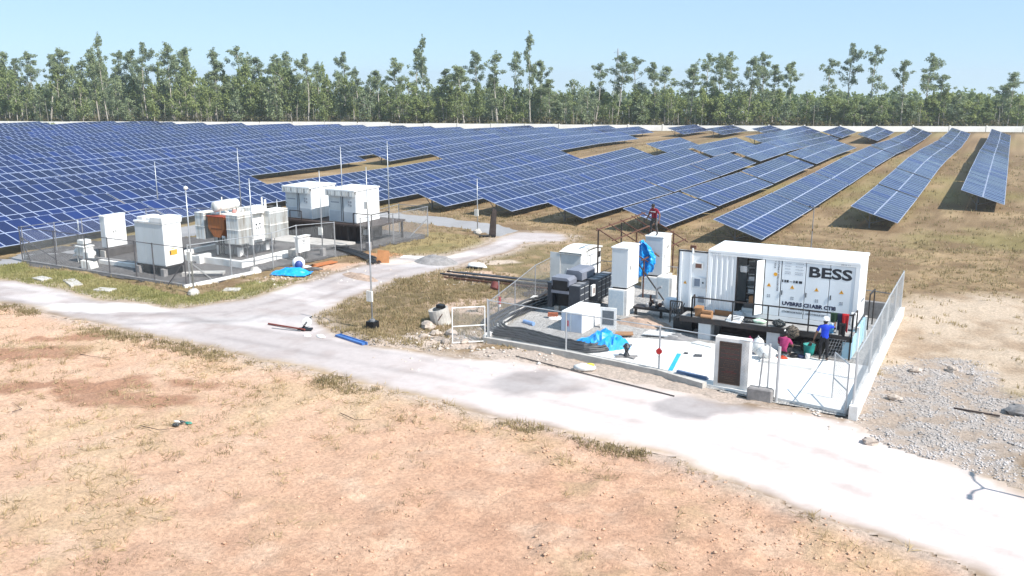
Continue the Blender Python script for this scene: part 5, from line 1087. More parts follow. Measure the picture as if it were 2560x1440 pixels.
BLUE=M('royal_blue_shirt',(.008,.05,.55),.8,var=.2,scale=6,col2=(.005,.03,.36)); DARK=M('dark_trousers',(.014,.013,.016),.8,var=.3,scale=5); SHOE=M('black_shoe',(.015,.012,.012),.6)
PINK=M('pink_shirt',(.36,.035,.13),.85,var=.2,scale=6,col2=(.24,.02,.09)); REDS=M('red_shirt',(.26,.018,.035),.85,var=.2,scale=6); CAMO=M('grey_trousers',(.10,.09,.085),.85,var=.4,scale=14,thresh=(.42,.55))
# man in blue, back to the camera, one hand on the rail
J,b=biped({'pelvis':((0,0,.90),(.135,.105)),'waist':((0,0,1.03),(.135,.10)),'chest':((0,.01,1.26),(.165,.115)),'neckb':((0,.01,1.41),(.085,.075)),'neck':((0,.02,1.47),(.052,.052)),'head':((0,.035,1.57),(.075,.09)),'crown':((0,.03,1.65),(.065,.075)),
 'hipL':((-.095,0,.84),(.10,.10)),'kneeL':((-.11,.02,.47),(.066,.068)),'ankleL':((-.115,-.02,.09),(.046,.046)),'toeL':((-.14,.14,.035),(.04,.032)),'hipR':((.095,0,.84),(.10,.10)),'kneeR':((.115,.03,.47),(.066,.068)),'ankleR':((.13,0,.09),(.046,.046)),'toeR':((.16,.16,.035),(.04,.032)),
 'shL':((-.185,0,1.36),(.07,.07)),'elL':((-.29,-.03,1.08),(.048,.048)),'wrL':((-.36,.02,.84),(.034,.034)),'haL':((-.385,.04,.77),(.034,.022)),'shR':((.185,.03,1.36),(.07,.07)),'elR':((.30,.20,1.30),(.048,.048)),'wrR':((.31,.42,1.40),(.034,.034)),'haR':((.30,.50,1.42),(.034,.022))})
man=person('man in blue shirt and white cap seen from behind at the railing',(*P(2056,909)[:2],.10),R(4),J,b,[SKIN,BLUE,DARK,SHOE],[((-.08,.03,1.57),(.012,.02,.03)),((.08,.03,1.57),(.012,.02,.03)),((0,.13,1.56),(.012,.018,.02))],[((-.36,.02,.84),(-.385,.04,.77),(0,1,0)),((.31,.42,1.40),(.30,.50,1.42),(1,0,0))])
MB().lathe([(.10,1.575),(.128,1.585),(.130,1.62),(.115,1.68),(.07,1.72),(.01,1.73)],18,c=(0,.025,0)).build('cap',M('white_cap',(.82,.82,.82),.7,var=.04),man,smooth=True); MB().blob((0,.0,1.53),(.082,.075,.075),3,12,8,.02).build('hair',HAIR,man,smooth=True)
# person in pink, squatting with back to the camera
J,b=biped({'pelvis':((0,-.05,.24),(.16,.13)),'waist':((0,-.04,.38),(.155,.12)),'chest':((0,.05,.62),(.165,.12)),'neckb':((0,.12,.76),(.085,.075)),'neck':((0,.15,.81),(.05,.05)),'head':((0,.20,.90),(.075,.088)),'crown':((0,.21,.98),(.062,.07)),
 'hipL':((-.11,0,.23),(.10,.10)),'kneeL':((-.20,.38,.50),(.068,.068)),'ankleL':((-.16,.20,.10),(.05,.05)),'toeL':((-.18,.40,.035),(.04,.03)),'hipR':((.11,0,.23),(.10,.10)),'kneeR':((.20,.38,.50),(.068,.068)),'ankleR':((.16,.20,.10),(.05,.05)),'toeR':((.18,.40,.035),(.04,.03)),
 'shL':((-.185,.06,.71),(.072,.072)),'elL':((-.27,.18,.48),(.05,.05)),'wrL':((-.20,.40,.40),(.034,.034)),'haL':((-.16,.46,.38),(.034,.022)),'shR':((.185,.06,.71),(.072,.072)),'elR':((.27,.18,.48),(.05,.05)),'wrR':((.20,.42,.42),(.034,.034)),'haR':((.16,.48,.40),(.034,.022))})
sq=person('person in pink shirt squatting with back turned under the walkway',(*P(1957,900)[:2],.10),R(-8),J,b,[SKIN,PINK,DARK,SHOE],[((-.08,.2,.9),(.012,.02,.03)),((.08,.2,.9),(.012,.02,.03)),((0,.30,.89),(.012,.02,.02))],[((-.20,.40,.40),(-.16,.46,.38),(1,0,0)),((.20,.42,.42),(.16,.48,.40),(1,0,0))])
MB().blob((0,.17,.92),(.095,.10,.105),4,12,8,.03).build('hair',HAIR,sq,smooth=True); MB().blob((-.05,.16,1.02),(.035,.05,.04),2,10,6,.05).build('headband',W,sq,smooth=True)
# man in red on the cabinet roof
J,b=biped({'pelvis':((0,0,.84),(.13,.10)),'waist':((.0,.02,.97),(.13,.095)),'chest':((-.02,.07,1.19),(.16,.11)),'neckb':((-.03,.12,1.33),(.08,.07)),'neck':((-.03,.15,1.38),(.05,.05)),'head':((-.03,.19,1.47),(.074,.088)),'crown':((-.03,.2,1.545),(.06,.07)),
 'hipL':((-.10,0,.78),(.095,.095)),'kneeL':((-.17,.06,.44),(.064,.066)),'ankleL':((-.20,-.02,.09),(.045,.045)),'toeL':((-.25,.13,.035),(.04,.03)),'hipR':((.10,0,.78),(.095,.095)),'kneeR':((.18,.06,.44),(.064,.066)),'ankleR':((.22,-.01,.09),(.045,.045)),'toeR':((.28,.14,.035),(.04,.03)),
 'shL':((-.20,.07,1.28),(.07,.07)),'elL':((-.36,.04,1.06),(.047,.047)),'wrL':((-.42,.14,.84),(.034,.034)),'haL':((-.43,.18,.77),(.034,.022)),'shR':((.16,.09,1.28),(.07,.07)),'elR':((.27,.10,1.02),(.047,.047)),'wrR':((.33,.2,.80),(.034,.034)),'haR':((.35,.24,.73),(.034,.022))})
q=P(1635,587,2.81)
rm=person('man in red shirt bending on top of the far tall cabinet',(q.x,q.y,2.81),R(160),J,b,[SKIN,REDS,CAMO,SHOE],[((-.11,.19,1.47),(.012,.02,.03)),((.05,.19,1.47),(.012,.02,.03)),((-.03,.29,1.46),(.012,.02,.02)),((-.065,.27,1.49),(.011,.008,.009)),((.005,.27,1.49),(.011,.008,.009)),((-.03,.272,1.42),(.024,.008,.007))],[((-.42,.14,.84),(-.43,.18,.77),(0,1,0)),((.33,.2,.80),(.35,.24,.73),(0,1,0))])
MB().blob((-.03,.175,1.51),(.092,.10,.085),4,12,8,.03).build('headscarf',HAIR,rm,smooth=True); MBB(-.17,.13,.17,.19,1.17,1.21).build('reflective_band',W,rm)
# ------------------------------------------------------------------ things round the walkway
def cloth(name,label,x,y,ztop,w,ln,mat,cat='cloth',drop2=.25):
    t=thing(name,label,cat,(x,y,ztop)); k=random.Random(int(x*100))
    ph=k.random()*6
    def front(u,v): return ((u-.5)*w*(1-.12*v), -.035-.03*math.sin(u*9+ph)*v-.01, -v*ln*(1-.06*math.sin(u*5+ph)))
    def back_(u,v): return ((u-.5)*w*(1-.12*v), .035+.02*math.sin(u*8+ph)*v, -v*drop2)
    o=MB().grid(front,12,10).grid(back_,12,5).grid(lambda u,v:((u-.5)*w,-.045+.08*v,.012*math.sin(PI*v)),12,2).build('sheet',mat,t,smooth=True); sm=o.modifiers.new('th','SOLIDIFY'); sm.thickness=.006
    return t
GRN=M('dark_green_cloth',(.02,.05,.025),.9,var=.2); NVC=M('navy_cloth',(.012,.018,.05),.9,var=.2); REDC=M('red_cloth',(.45,.01,.015),.85,var=.2,scale=5)
cloth('towel','dark green cloth hanging on the handrail',-5.07,34.85,1.80,.27,.36,GRN); cloth('towel','narrow navy cloth hanging on the handrail beside the green one',-4.85,34.85,1.80,.2,.62,NVC); cloth('towel','bright red cloth hanging on the handrail',-4.66,34.83,1.81,.24,.68,REDC); cloth('shorts','black shorts with white hem hanging below the red cloth',-4.74,34.78,1.45,.26,.48,DARK)
cloth('towel','white cloth hanging on the end of the handrail',-4.42,35.2,1.8,.2,.55,M('white_cloth',(.75,.75,.73),.9,var=.06))
def bag(name,label,x,y,z,r,mat,seed,cat='bag',rz=0,neck=False):
    t=thing(name,label,cat,(x,y,z),rz); MB().blob((0,0,r[2]),r,seed,14,8,.13).build('sack',mat,t,smooth=True)
    MB().tube([(-r[0]*.3,0,r[2]*1.8),(0,0,r[2]*2.25),(r[0]*.3,0,r[2]*1.8)],.018,6).build('handle',mat,t); return t
CAMOB=M('camouflage',(.16,.13,.10),.9,var=.4,scale=16,col2=(.02,.018,.015),thresh=(.45,.55)); DPAT=M('dark_pattern',(.20,.21,.20),.9,scale=25,col2=(.015,.016,.018),thresh=(.5,.62))
bag('backpack','dark patterned backpack on the walkway edge above the pier',-7.15,35.05,.93,(.27,.2,.14),DPAT,3)
bag('duffel_bag','camouflage bag hanging over the walkway edge behind the squatting person',-6.55,34.72,.62,(.27,.16,.25),CAMOB,5)
bag('duffel_bag','dark brown bag in the shade under the walkway',-5.9,35.0,.05,(.4,.25,.30),M('brown_canvas',(.05,.03,.022),.9,var=.3),6)
bag('duffel_bag','second dark bag under the walkway beside the bucket',-5.45,35.2,.05,(.26,.25,.32),M('dark_olive_canvas',(.06,.045,.03),.9,var=.3),7)
bag('sack','full white woven sack beside the squatting person',*tuple(P(1915,905)[:2]),.1,(.36,.26,.26),SACK,8); bag('sack','upright white woven sack behind the gate post',*tuple(P(1893,892)[:2]),.1,(.24,.2,.33),SACK,9)
bag('rice_bag','magenta bag behind the plaque wall',*tuple(P(1872,885)[:2]),.1,(.22,.2,.28),M('magenta_bag',(.34,.02,.11),.8,var=.2),10)
bag('plastic_bag','pale green plastic bag lying on the walkway',-7.95,35.2,.93,(.3,.16,.09),M('pale_green_plastic',(.45,.66,.45),.5,var=.2,scale=5,col2=(.7,.75,.7)),11); bag('clothes_pile','dark clothes pile on the walkway beside the white carton',-8.35,35.15,.93,(.22,.16,.07),DPAT,12,'clothes')
bag('plastic_bag','clear crumpled plastic bag stuck on the front fence',*tuple(P(1846,850)[:2]),.9,(.2,.12,.16),M('clear_plastic',(.6,.62,.64),.3,var=.2,scale=12),14)
t=thing('carton','open brown cardboard cartons stacked at the left end of the walkway','carton',(-10.35,35.2,.93)); MB().bbox(-.2,.1,-.15,.15,0,.42,.01).build('box',CARD,t); MB().bbox(.12,.5,-.2,.1,0,.26,.01).build('box',CARD,t); MBB(.1,.52,-.22,-.2,.22,.30).build('flap',CARD,t); MB().prism([(-.2,-.15,.42),(.1,-.15,.42),(.12,-.32,.36),(-.22,-.32,.36)],(0,0,.008)).build('flap',CARD,t); MB().tube([(.1,-.25,.08),(.55,-.25,.08)],.09,10).build('roll',M('kraft_roll',(.45,.24,.12),.8),t)
t=thing('flat_carton','flattened brown carton leaning on the container','carton',(-9.55,35.7,.93)); MBB(-.35,.35,-.05,.0,0,.22).build('sheet',CARD,t)
t=thing('white_carton','white printed carton lid lying on the walkway edge','carton',(-8.88,35.0,.93),-.1); MB().prism([(-.3,-.2,0),(.3,-.2,0),(.3,.22,.16),(-.3,.22,.16)],(0,0,.04)).build('lid',W,t)
for i in range(3): MBB(-.2,.22,-.08+.1*i,-.05+.1*i,.10+.04*i,.115+.04*i).build('print_line',GPRINT,t)
t=thing('bucket','teal plastic bucket standing under the walkway','bucket',(*P(2021,893)[:2],.1)); MB().lathe([(.17,0),(.20,.2),(.22,.40),(.235,.42),(.22,.42),(.2,.3)],18).build('pail',TEAL,t,smooth=True); MB().tube([(-.22,0,.4),(0,.1,.5),(.22,0,.4)],.008,5).build('handle',STEEL,t)
t=thing('jerrycan','small blue plastic can on the walkway by the man in blue','can',(-5.2,35.15,.93)); MB().bbox(-.1,.1,-.09,.09,0,.32,.03).build('can',M('light_blue_can',(.08,.28,.50),.45),t); MB().tube([(.03,0,.32),(.03,0,.38)],.03,8).build('cap',W,t)
t=thing('white_crate','white box on the walkway beside the red cloth','box',(-4.85,35.2,.93)); MB().bbox(-.16,.16,-.1,.1,0,.2,.02).build('box',W2,t); MBB(-.17,.17,-.11,.11,.2,.23).build('lid',W,t)
t=thing('cooking_pots','dark pots and a red cloth on the floor before the bucket','pots',(*P(1990,900)[:2],.1))
for i,(x,y,r,h,m) in enumerate(((-.1,0,.16,.12,BLK),(.18,.05,.14,.1,M('navy_pot',(.03,.04,.10),.4)),(.42,-.02,.09,.22,LG))): MB().lathe([(r*.8,0),(r,h*.6),(r,h),(r*.9,h)],14,c=(x,y,0)).build('pot',m,t,smooth=True)
bag('red_cloth','orange-red cloth bundle before the squatting person',*tuple(P(1955,908)[:2]),.1,(.22,.13,.09),M('orange_red_cloth',(.50,.06,.02),.85,var=.2),17,'cloth')
t=thing('wire_crate','grey mesh grille leaning under the walkway by the blue plinth','grille',(-5.05,34.6,.1)); m=MB()
for i in range(7): m.bar((-.3+.1*i,-.25,0),(-.12+.1*i,.2,.7),.012); m.bar((-.3+.03*i,-.25+.075*i,.115*i),(.3+.03*i,-.25+.075*i,.115*i),.012)
m.build('grille',GALV2,t)
# ------------------------------------------------------------------ between the compounds
t=thing('pipe_stack','stack of long rusty steel sections lying towards the trench','steel stack'); a0,a1=P(1118,688,.1),P(1400,722,.15); d=(a1-a0).normalized(); nn=Vector((-d.y,d.x,0))
for i in range(9):
    o=nn*(i*.13-.5)+d*rr_.uniform(-.5,.6); z=Vector((0,0,.06*(i%3)+.05*(i%2))); MB().bar(a0+o+z,a1+o+z+Vector((0,0,.08)),.10,.07).build('section',(RUST,BRN,DG)[i%3],t)
t=thing('cable_trench','dark open trench with boards behind the kerb','trench'); q=[P(1300,735,.03),P(1360,708,.03),P(1392,715,.03),P(1392,732,.03),P(1330,748,.03)]; MB().prism(q,(0,0,.02)).build('pit',M('trench_earth',(.05,.035,.03),.95,var=.3),t)
for i in range(4): MB().bar(P(1350+8*i,722+3*i,.08),P(1396,712+5*i,.12),.16,.04).build('board',CONCD,t)
t=thing('concrete_well','round concrete well ring lying tilted beside the rubble','well',tuple(P(1105,812))); 
mw=MB(); prof=[(.36,0),(.44,0),(.44,.75),(.36,.75),(.36,0.05)]; mw.lathe(prof[1:3]+[(.36,.75),(.34,.3)],20); o=mw.build('ring',CONC,t,smooth=False); o.rotation_euler=(.12,-.18,0); MB().bbox(-.28,.05,-.05,.22,.72,.88,.02).build('tar_bucket',BLK,t); MB().bar((.1,-.45,.3),(.3,-.42,.62),.03,.03).build('reinforcement',RUST,t)
for i,(px,py,r) in enumerate(((1070,822,.34),(1090,838,.24),(1058,846,.22),(1130,840,.3),(1115,858,.2),(1043,852,.16),(1160,858,.2),(1180,872,.16),(1100,875,.15),(1200,830,.2))):
    p=P(px,py); t=tag(MB().blob((0,0,r*.35),(r,r*.8,r*.6),i,9,6,.25).build('rock',STONE,None,(p.x,p.y,0),i*.7),'pale broken rock in the rubble beside the concrete well','rock','rocks beside the concrete well')
t=thing('cut_off_saw','small cut-off saw with white guard at the road edge','saw',tuple(P(766,826)),.5); MBB(-.35,.25,-.18,.18,.02,.08).build('base',BLK,t); MB().tube([(.05,-.05,.38),(.05,.03,.38)],.20,16).build('guard',W,t); MB().tube([(.02,-.01,.30),(.02,.02,.30)],.17,16).build('blade',STEEL,t); MB().bar((-.15,0,.1),(.05,0,.4),.10,.08).build('arm',BLK,t); MB().tube([(.1,.05,.36),(.1,.25,.40)],.10,10).build('motor',BLK,t); MB().bar((.12,0,.52),(.28,0,.62),.04).build('handle',BLK,t)
t=thing('rusty_pipe','long red-brown pipe lying on the road beside the saw','pipe'); MB().tube([P(671,809,.06),P(762,824,.10)],.04,8).build('pipe',M('red_oxide_pipe',(.20,.045,.03),.7),t)
t=thing('steel_rod','thin grey rod lying on the road below the red-brown pipe','rod'); MB().tube([P(680,820,.03),P(752,828,.03)],.02,6).build('rod',STEEL,t)
t=thing('cement_scraps','white torn bag scraps on the road beside the saw','scraps',tuple(P(785,842)),.3)
for i in range(5): MB().blob((rr_.uniform(-.4,.4),rr_.uniform(-.15,.15),.03),(.16,.1,.05),i,8,5,.3).build('scrap',W if i%2 else LG,t)
t=thing('blue_channel','blue steel channel lying on the dirt below the pole','steel channel'); a,b=P(842,838,.06),P(910,860,.06); MB().bar(a,b,.18,.08).build('channel',PLASTB,t); MB().bar(a+Vector((.1,.08,.0)),b+Vector((.1,.08,0)),.05,.14).build('flange',PLASTB,t)
t=thing('gravel_pile','low pile of grey gravel at the road bend','gravel',tuple(P(1090,656))); MB().grid(lambda u,v:((u-.5)*3.0,(v-.5)*2.0,.42*max(0,1-((u-.5)**2+(v-.5)**2)*4.2)*(0.8+.4*vn(u*9,v*9))-.03),30,24).build('heap',CONCD,t,smooth=True)
t=thing('white_debris','white sheet and black scraps dumped beside the pipe stack','debris',tuple(P(1192,670)),.2); MB().blob((0,.1,.12),(.62,.3,.16),4,12,6,.2).build('sheet',W,t,smooth=True)
for i in range(6): MB().blob((-.4+.16*i,-.2,.05),(.1,.06,.06),i,7,5,.3).build('scrap',BLK,t)
t=thing('leaning_board','tall dark board leaning at the bend of the service road','board',(-30.1,52.4,0),.5); MB().prism([(-.25,0,0),(.25,0,0),(.30,.35,1.75),(.05,.35,1.95),(-.1,.3,1.4)],(0,.06,0)).build('board',M('tarred_board',(.05,.035,.03),.8,var=.3),t); MBB(-.9,.2,-.2,.05,-.02,.12).build('footing',BLK,t)
t=thing('orange_sheet','upright orange sheet beside the trench mouth','sheet',tuple(P(955,658)),.4); MB().prism([(-.35,0,0),(.42,0,0),(.42,.1,.72),(-.25,.1,.78)],(0,.03,0)).build('sheet',M('peach_sheet',(.52,.24,.10),.8,var=.15),t)
t=thing('paper_sheet','white sheet lying at the road edge near the far bend','sheet',tuple(P(1040,645)),.3); MBB(-.9,.9,-.35,.35,.02,.06).build('sheet',CONCW,t)
for i,(px,py,lab) in enumerate(((182,708,'grey concrete cover slab lying in the grass before the fence'),(105,698,'small stone slab half buried in the grass before the fence'),(262,726,'thin flat stone in the grass before the big cabinet'),(580,726,'pale brick lying in the grass by the side fence'))):
    t=thing('cover_slab',lab,'slab',tuple(P(px,py)),.3*i-.4); w=(.9,.5,.5,.4)[i]; MB().bbox(-w,w,-.3,.3,-.05,.08,.02).build('slab',CONC,t)
t=thing('wind_sensor','slim weather mast with wind cups in the grass behind the container','mast',(-10.25,58.45,0)); MB().tube([(0,0,-.2),(0,0,2.7)],[.04,.025],7).build('pole',GALV2,t); MB().bar((-.25,0,2.6),(.25,0,2.6),.025).build('arm',STEEL,t); MB().blob((-.25,0,2.66),(.06,.06,.05),1,8,5,.05).build('cup',BLK,t); MB().blob((.25,0,2.68),(.05,.05,.07),2,8,5,.05).build('vane',BLK,t); MBB(-.03,.03,-.03,.03,1.1,1.25).build('box',RUST,t)
t=thing('street_lamp','twin-arm street lamp standing right of the frame beside the road','street lamp',(4.5,24.4,0)); MB().tube([(0,0,0),(0,0,4.4)],[.06,.04],8).build('pole',GALV,t)
for sx in (-1,1): MB().tube([(0,0,4.35),(0,.35*sx,4.6),(0,.8*sx,4.7)],.03,6).build('arm',GALV,t); MB().bbox(-.06,.06,.8*sx-.16,.8*sx+.16,4.66,4.71,.02).build('lamp_head',LG,t)
for i,(px,py) in enumerate(((2235,1000),(2288,930),(2380,928),(2175,1110))): 
    p=P(px,py); tag(MB().blob((0,0,.08),(.24,.18,.12),i+20,9,6,.25).build('rock',STONE,None,(p.x,p.y,0),i),('white lump of concrete on the gravel by the right fence','flat pale rock lying farther back on the gravel','grey rock beside the sand strip right of the gravel','pale rock at the road edge below the right fence')[i],'rock')
t=thing('water_pipe','thin dark pipe lying across the weedy gravel','pipe'); MB().tube([P(2385,1020,.04),P(2500,1040,.04)],.03,6).build('pipe',BRN,t)
t=thing('boulder','grey boulder at the right edge of the gravel','rock',tuple(P(2550,1035))); MB().blob((0,0,.1),(.4,.3,.22),31,10,6,.2).build('stone',CONCD,t)
for i,(pts,lab) in enumerate((([(200,885),(225,890),(278,896)],'thin dry branch lying on the bare sand'),([(350,1064),(400,1075),(450,1068)],'crooked dry branch beside the green net scrap'),([(850,1032),(890,1050),(930,1048)],'thin dry twig in the middle of the bare soil'),([(30,1030),(55,1022),(30,1005)],'forked twig by the left edge of the soil'))):
    t=thing('branch',lab,'branch'); MB().tube([P(a,b,.04+.03*(k==1)) for k,(a,b) in enumerate(pts)],.014,5,r2=.005).build('twig',BRN,t)
t=thing('net_scrap','scrap of green net and rags in the bare soil','scrap',tuple(P(448,1062)),.2)
for i in range(5): MB().blob((rr_.uniform(-.3,.3),rr_.uniform(-.2,.2),.03),(.12,.06,.04),i,8,5,.3).build('rag',(M('green_net',(.03,.28,.22),.7),DPAT,LG)[i%3] if i<3 else DPAT,t)
EARTH=M('dug_earth',(.46,.33,.25),.95,var=.25,scale=5,bump=.8,bscale=14)
for i,(px,py,rx,ry,h,lab) in enumerate(((1610,812,1.3,.7,.32,'low heap of dug earth and stones before the speckled plinth'),(1700,850,1.1,.4,.2,'dark spoil heap at the edge of the white floor'),(1290,762,1.4,.8,.22,'dug earth bank left of the white kerb'),(900,694,1.6,.5,.2,'broken earth bank along the far road edge'))):
    q=P(px,py); t=thing('earth_heap',lab,'earth',(q.x,q.y,.02),-.1*i)
    MB().grid(lambda u,v:((u-.5)*2*rx,(v-.5)*2*ry,h*max(0,1-((2*u-1)**2+(2*v-1)**2))*(.5+vn(u*7+i,v*7))-.03),26,20).build('heap',EARTH if i!=1 else CONCD,t,smooth=True)
for i,(px,py,w,d,rz,m,lab) in enumerate(((1655,836,.75,.32,.1,W,'white board lying flat on the floor by the spoil heap'),(1560,835,.4,.25,.5,CARD,'piece of brown board beside the blue tarpaulin'),(1760,862,.5,.2,-.3,LG,'grey sheet lying under the walkway edge'),(1745,890,.16,.12,.3,DG,'small dark stone lying on the white floor'),(1715,884,.08,.06,0,DG,'tiny dark lump on the white floor'))):
    q=P(px,py,.11); t=thing('floor_debris',lab,'debris',(q.x,q.y,.105),rz); MB().prism([(-w,-d,0),(w*.9,-d*.8,0),(w,d*.9,0),(-w*.8,d,0)],(0,0,.05)).build('piece',m,t)
# ------------------------------------------------------------------ scattered cover
def scatter(mask, n, rs, fine=True):
    w=mask[(YS>=8)&(YS<=62)][:,(XS>=-50)&(XS<=5)]; gx=XS[(XS>=-50)&(XS<=5)]; gy=YS[(YS>=8)&(YS<=62)]; hh=hgt[(YS>=8)&(YS<=62)][:,(XS>=-50)&(XS<=5)]
    p=(w/w.sum()).ravel(); i=rs.choice(len(p),n,p=p); iy,ix=np.unravel_index(i,w.shape)
    return gx[ix]+rs.uniform(-.08,.08,n),gy[iy]+rs.uniform(-.08,.08,n),hh[iy,ix]
def blades(name,label,mask,n,h,w,mat,seed,flat=.5,cat='grass',clump=1):
    rs=np.random.RandomState(seed); m=n//clump; x,y,z=scatter(mask,m,rs)
    if clump>1: x=np.repeat(x,clump)+rs.normal(size=m*clump)*.10; y=np.repeat(y,clump)+rs.normal(size=m*clump)*.10; z=np.repeat(z,clump)
    n=len(x); an=rs.rand(n)*2*PI; ln=h*(.5+rs.rand(n)); le=flat*rs.rand(n)*1.5
    d=np.stack([np.cos(an)*np.sin(le),np.sin(an)*np.sin(le),np.cos(le)],1)*ln[:,None]; sd=np.stack([-np.sin(an),np.cos(an),0*an],1)*w*(.6+.8*rs.rand(n))[:,None]
    b=np.stack([x,y,z-.01],1); V=np.stack([b-sd,b+sd,b+d*.6+sd*.7,b+d+np.array([0,0,-.12])*(ln*le)[:,None]],1).reshape(-1,3)
    tag(link(name,quad_mesh(name,V,mat)),label,cat,kind='stuff')
STRAW=leaf_mat('straw',((.32,.22,.11),(.46,.35,.19),(.58,.46,.26))); GREENG=leaf_mat('green_grass',((.14,.155,.045),(.25,.25,.085),(.38,.33,.15))); DRYG=leaf_mat('dry_grass',((.15,.11,.055),(.26,.205,.10),(.40,.31,.17)))
mstraw=soilmask*sstep(fbm(GX*.45,GY*.45,61)+.3*n_fin+.25*sstep(-GX-.35*(20-GY),8,20),.66,.95)*(GY<26)*(GY>9)+1e-9
blades('straw_grass','flattened yellow straw grass in the sandy foreground',mstraw,11000,.24,.007,STRAW,1,1.0,clump=12)
blades('weed_tufts','sparse olive weed tufts scattered over the bare soil',soilmask*sstep(fbm(GX*.9,GY*.9,62),.62,.75)*(GY>9)+1e-9,5000,.10,.009,DRYG,2,.8,clump=14)
blades('green_verge','green grass verge before the transformer compound',strip+1e-9,15000,.13,.016,GREENG,3,.6,clump=6)
blades('island_grass','brown-green weeds on the island between the roads',island*(.35+sstep(n_mid,.4,.7))+1e-9,20000,.14,.017,DRYG,4,.6,clump=8)
fieldm=(1-soilmask)*(1-road)*(1-back)*(1-yl)*(1-yr)*(1-strip)*(1-island)*(1-sandR*.85)*(1-gravR)*(GY<62)*(GY>30)
blades('field_grass','dry grass between the compounds and the solar rows',fieldm*(.2+sstep(n_mid,.4,.65))+1e-9,30000,.16,.022,DRYG,5,.7,clump=8)
def blades_far(name,label,n,x0,x1,y0,y1,h,w,mat,seed):
    rs=np.random.RandomState(seed); x=rs.uniform(x0,x1,n); y=y0+(y1-y0)*rs.rand(n)**1.3; keep=(fbm(x*.5,y*.5,97)>.42)&(x>-.62*y); x,y=x[keep],y[keep]; x=np.repeat(x,5)+rs.normal(size=len(x)*5)*.15; y=np.repeat(y,5)+rs.normal(size=len(y)*5)*.15; n=len(x)
    z=terrain(x,y); an=rs.rand(n)*2*PI; ln=h*(.4+rs.rand(n)); le=rs.rand(n)*.9
    d=np.stack([np.cos(an)*np.sin(le),np.sin(an)*np.sin(le),np.cos(le)],1)*ln[:,None]; sd=np.stack([-np.sin(an),np.cos(an),0*an],1)*w*(.6+.8*rs.rand(n))[:,None]
    b=np.stack([x,y,z-.02],1); V=np.stack([b-sd,b+sd,b+d*.6+sd*.7,b+d],1).reshape(-1,3)
    tag(link(name,quad_mesh(name,V,mat)),label,'grass',kind='stuff')
blades_far('far_field_grass','dry grass between the solar rows',9000,-60,9,61,150,.20,.035,DRYG,15)
edge=cells(road)*1.0; 
em=np.zeros(GX.shape); em[:-1,:-1]=edge; blur=em.copy()
for k in (1,2,3,4): blur=(blur+np.roll(blur,k,0)+np.roll(blur,-k,0)+np.roll(blur,k,1)+np.roll(blur,-k,1))/5
verge=(blur>.03)*(em==0)*soilmask*sstep(fbm(GX*.6,GY*.6,66),.45,.6)
blades('road_verge','dry tufts along the near edge of the road',verge*(GX<-8)+1e-9,7000,.14,.014,DRYG,6,.8,clump=10)
def stones(name,label,mask,n,size,mat,seed,cat='stones'):
    rs=np.random.RandomState(seed); x,y,z=scatter(mask,n,rs); s=size*(.35+rs.rand(n)**4*2.2)
    O=np.array([(1,0,0),(0,1,0),(-1,0,0),(0,-1,0),(0,0,.75),(0,0,-.6)],float); Fc=np.array([(0,1,4),(1,2,4),(2,3,4),(3,0,4),(1,0,5),(2,1,5),(3,2,5),(0,3,5)])
    V=O[None]*(.65+.7*rs.rand(n,6,1))*s[:,None,None]; a=rs.rand(n)*6.28; c,q=np.cos(a),np.sin(a); X=V[...,0]*c[:,None]-V[...,1]*q[:,None]; Y=V[...,0]*q[:,None]+V[...,1]*c[:,None]
    V=np.stack([X+x[:,None],Y+y[:,None],V[...,2]*.7+z[:,None]+s[:,None]*.08],-1).reshape(-1,3); Fs=(Fc[None]+6*np.arange(n)[:,None,None]).reshape(-1,3)
    me=bpy.data.meshes.new(name); me.vertices.add(len(V)); me.vertices.foreach_set('co',V.ravel()); me.loops.add(Fs.size); me.loops.foreach_set('vertex_index',Fs.ravel().astype(np.int32)); me.polygons.add(len(Fs)); me.polygons.foreach_set('loop_start',np.arange(0,Fs.size,3,dtype=np.int32)); me.polygons.foreach_set('loop_total',np.full(len(Fs),3,np.int32)); me.materials.append(mat); me.update(calc_edges=True)
    tag(link(name,me),label,cat,kind='stuff')
def island_mat(name,c):
    m=leaf_mat(name,c); nt=m.node_tree; nt.links.new(nt.nodes['Principled BSDF'].outputs[0],nt.nodes['Material Output'].inputs[0]); nt.nodes['Principled BSDF'].inputs['Roughness'].default_value=.95; nt.nodes['Principled BSDF'].inputs['Specular IOR Level'].default_value=.1; return m
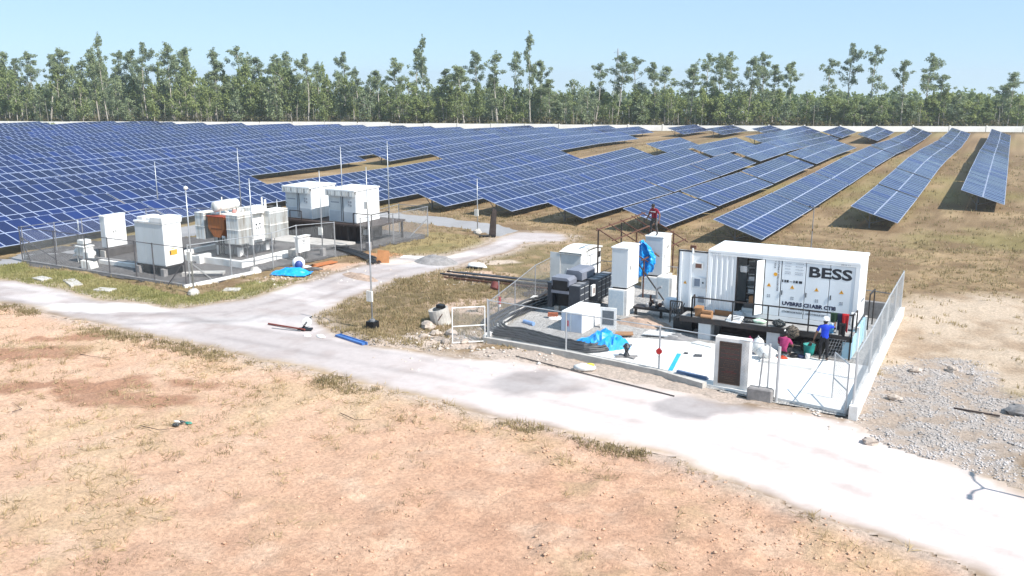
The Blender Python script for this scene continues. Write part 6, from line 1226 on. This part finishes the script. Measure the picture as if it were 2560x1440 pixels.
CLOD=island_mat('clods',((.36,.20,.125),(.50,.31,.21),(.58,.38,.26))); GRAVM=island_mat('gravel_stones',((.15,.135,.125),(.33,.30,.28),(.52,.48,.46))); DGRAV=island_mat('grey_gravel_stones',((.08,.075,.072),(.19,.18,.175),(.34,.32,.31)))
sm_=soilmask*(GY>9)*(.15+sstep(GX-.35*(GY-20),-20,-4))*(1-road)
stones('soil_clods','clods of dry orange earth in the foreground',sm_*(.2+sstep(n_mid,.45,.7))+1e-9,5500,.028,CLOD,1)
stones('gravel_stones','loose pale stones on the gravel right of the fence',gravR*(1-road)*(.1+sstep(n_fin,.35,.65))+1e-9,14000,.023,GRAVM,2)
stones('yard_stones','pale stones of the battery compound gravel',yr*(GX<-8)+1e-9,8000,.036,GRAVM,3)
stones('yard_stones','grey stones of the transformer compound gravel',yl+1e-9,9000,.05,DGRAV,4)
rub=np.zeros(GX.shape)
for px,py,r in ((1110,870,2.2),(1180,855,1.5),(1250,885,2.0),(1330,900,1.5),(700,700,1.5),(880,690,2.2),(1150,700,1.5),(2060,1050,1.0),(1640,830,1.5),(1600,850,1.2)):
    p=P(px,py); rub=np.maximum(rub,np.exp(-((GX-p.x)**2+(GY-p.y)**2)/(r*r)))
stones('rubble','broken stones and mortar lumps strewn along the kerbs',rub*(rub>.1)+1e-9,1800,.05,island_mat('rubble_stone',((.30,.24,.20),(.50,.43,.37),(.70,.66,.61))),5)

# ------------------------------------------------------------------ thin summer haze over the plain
hz=bpy.data.materials.new('haze_air'); hz.use_nodes=True; nt=hz.node_tree; nt.nodes.remove(nt.nodes['Principled BSDF']); pv=nt.nodes.new('ShaderNodeVolumePrincipled'); pv.inputs['Color'].default_value=(.86,.93,1,1); pv.inputs['Density'].default_value=.00036; pv.inputs['Anisotropy'].default_value=.2
nt.links.new(pv.outputs[0],nt.nodes['Material Output'].inputs['Volume'])
tag(MBB(-1600,800,-60,1900,-100,26).build('haze',hz),'thin pale haze over the whole plain','haze',kind='stuff')
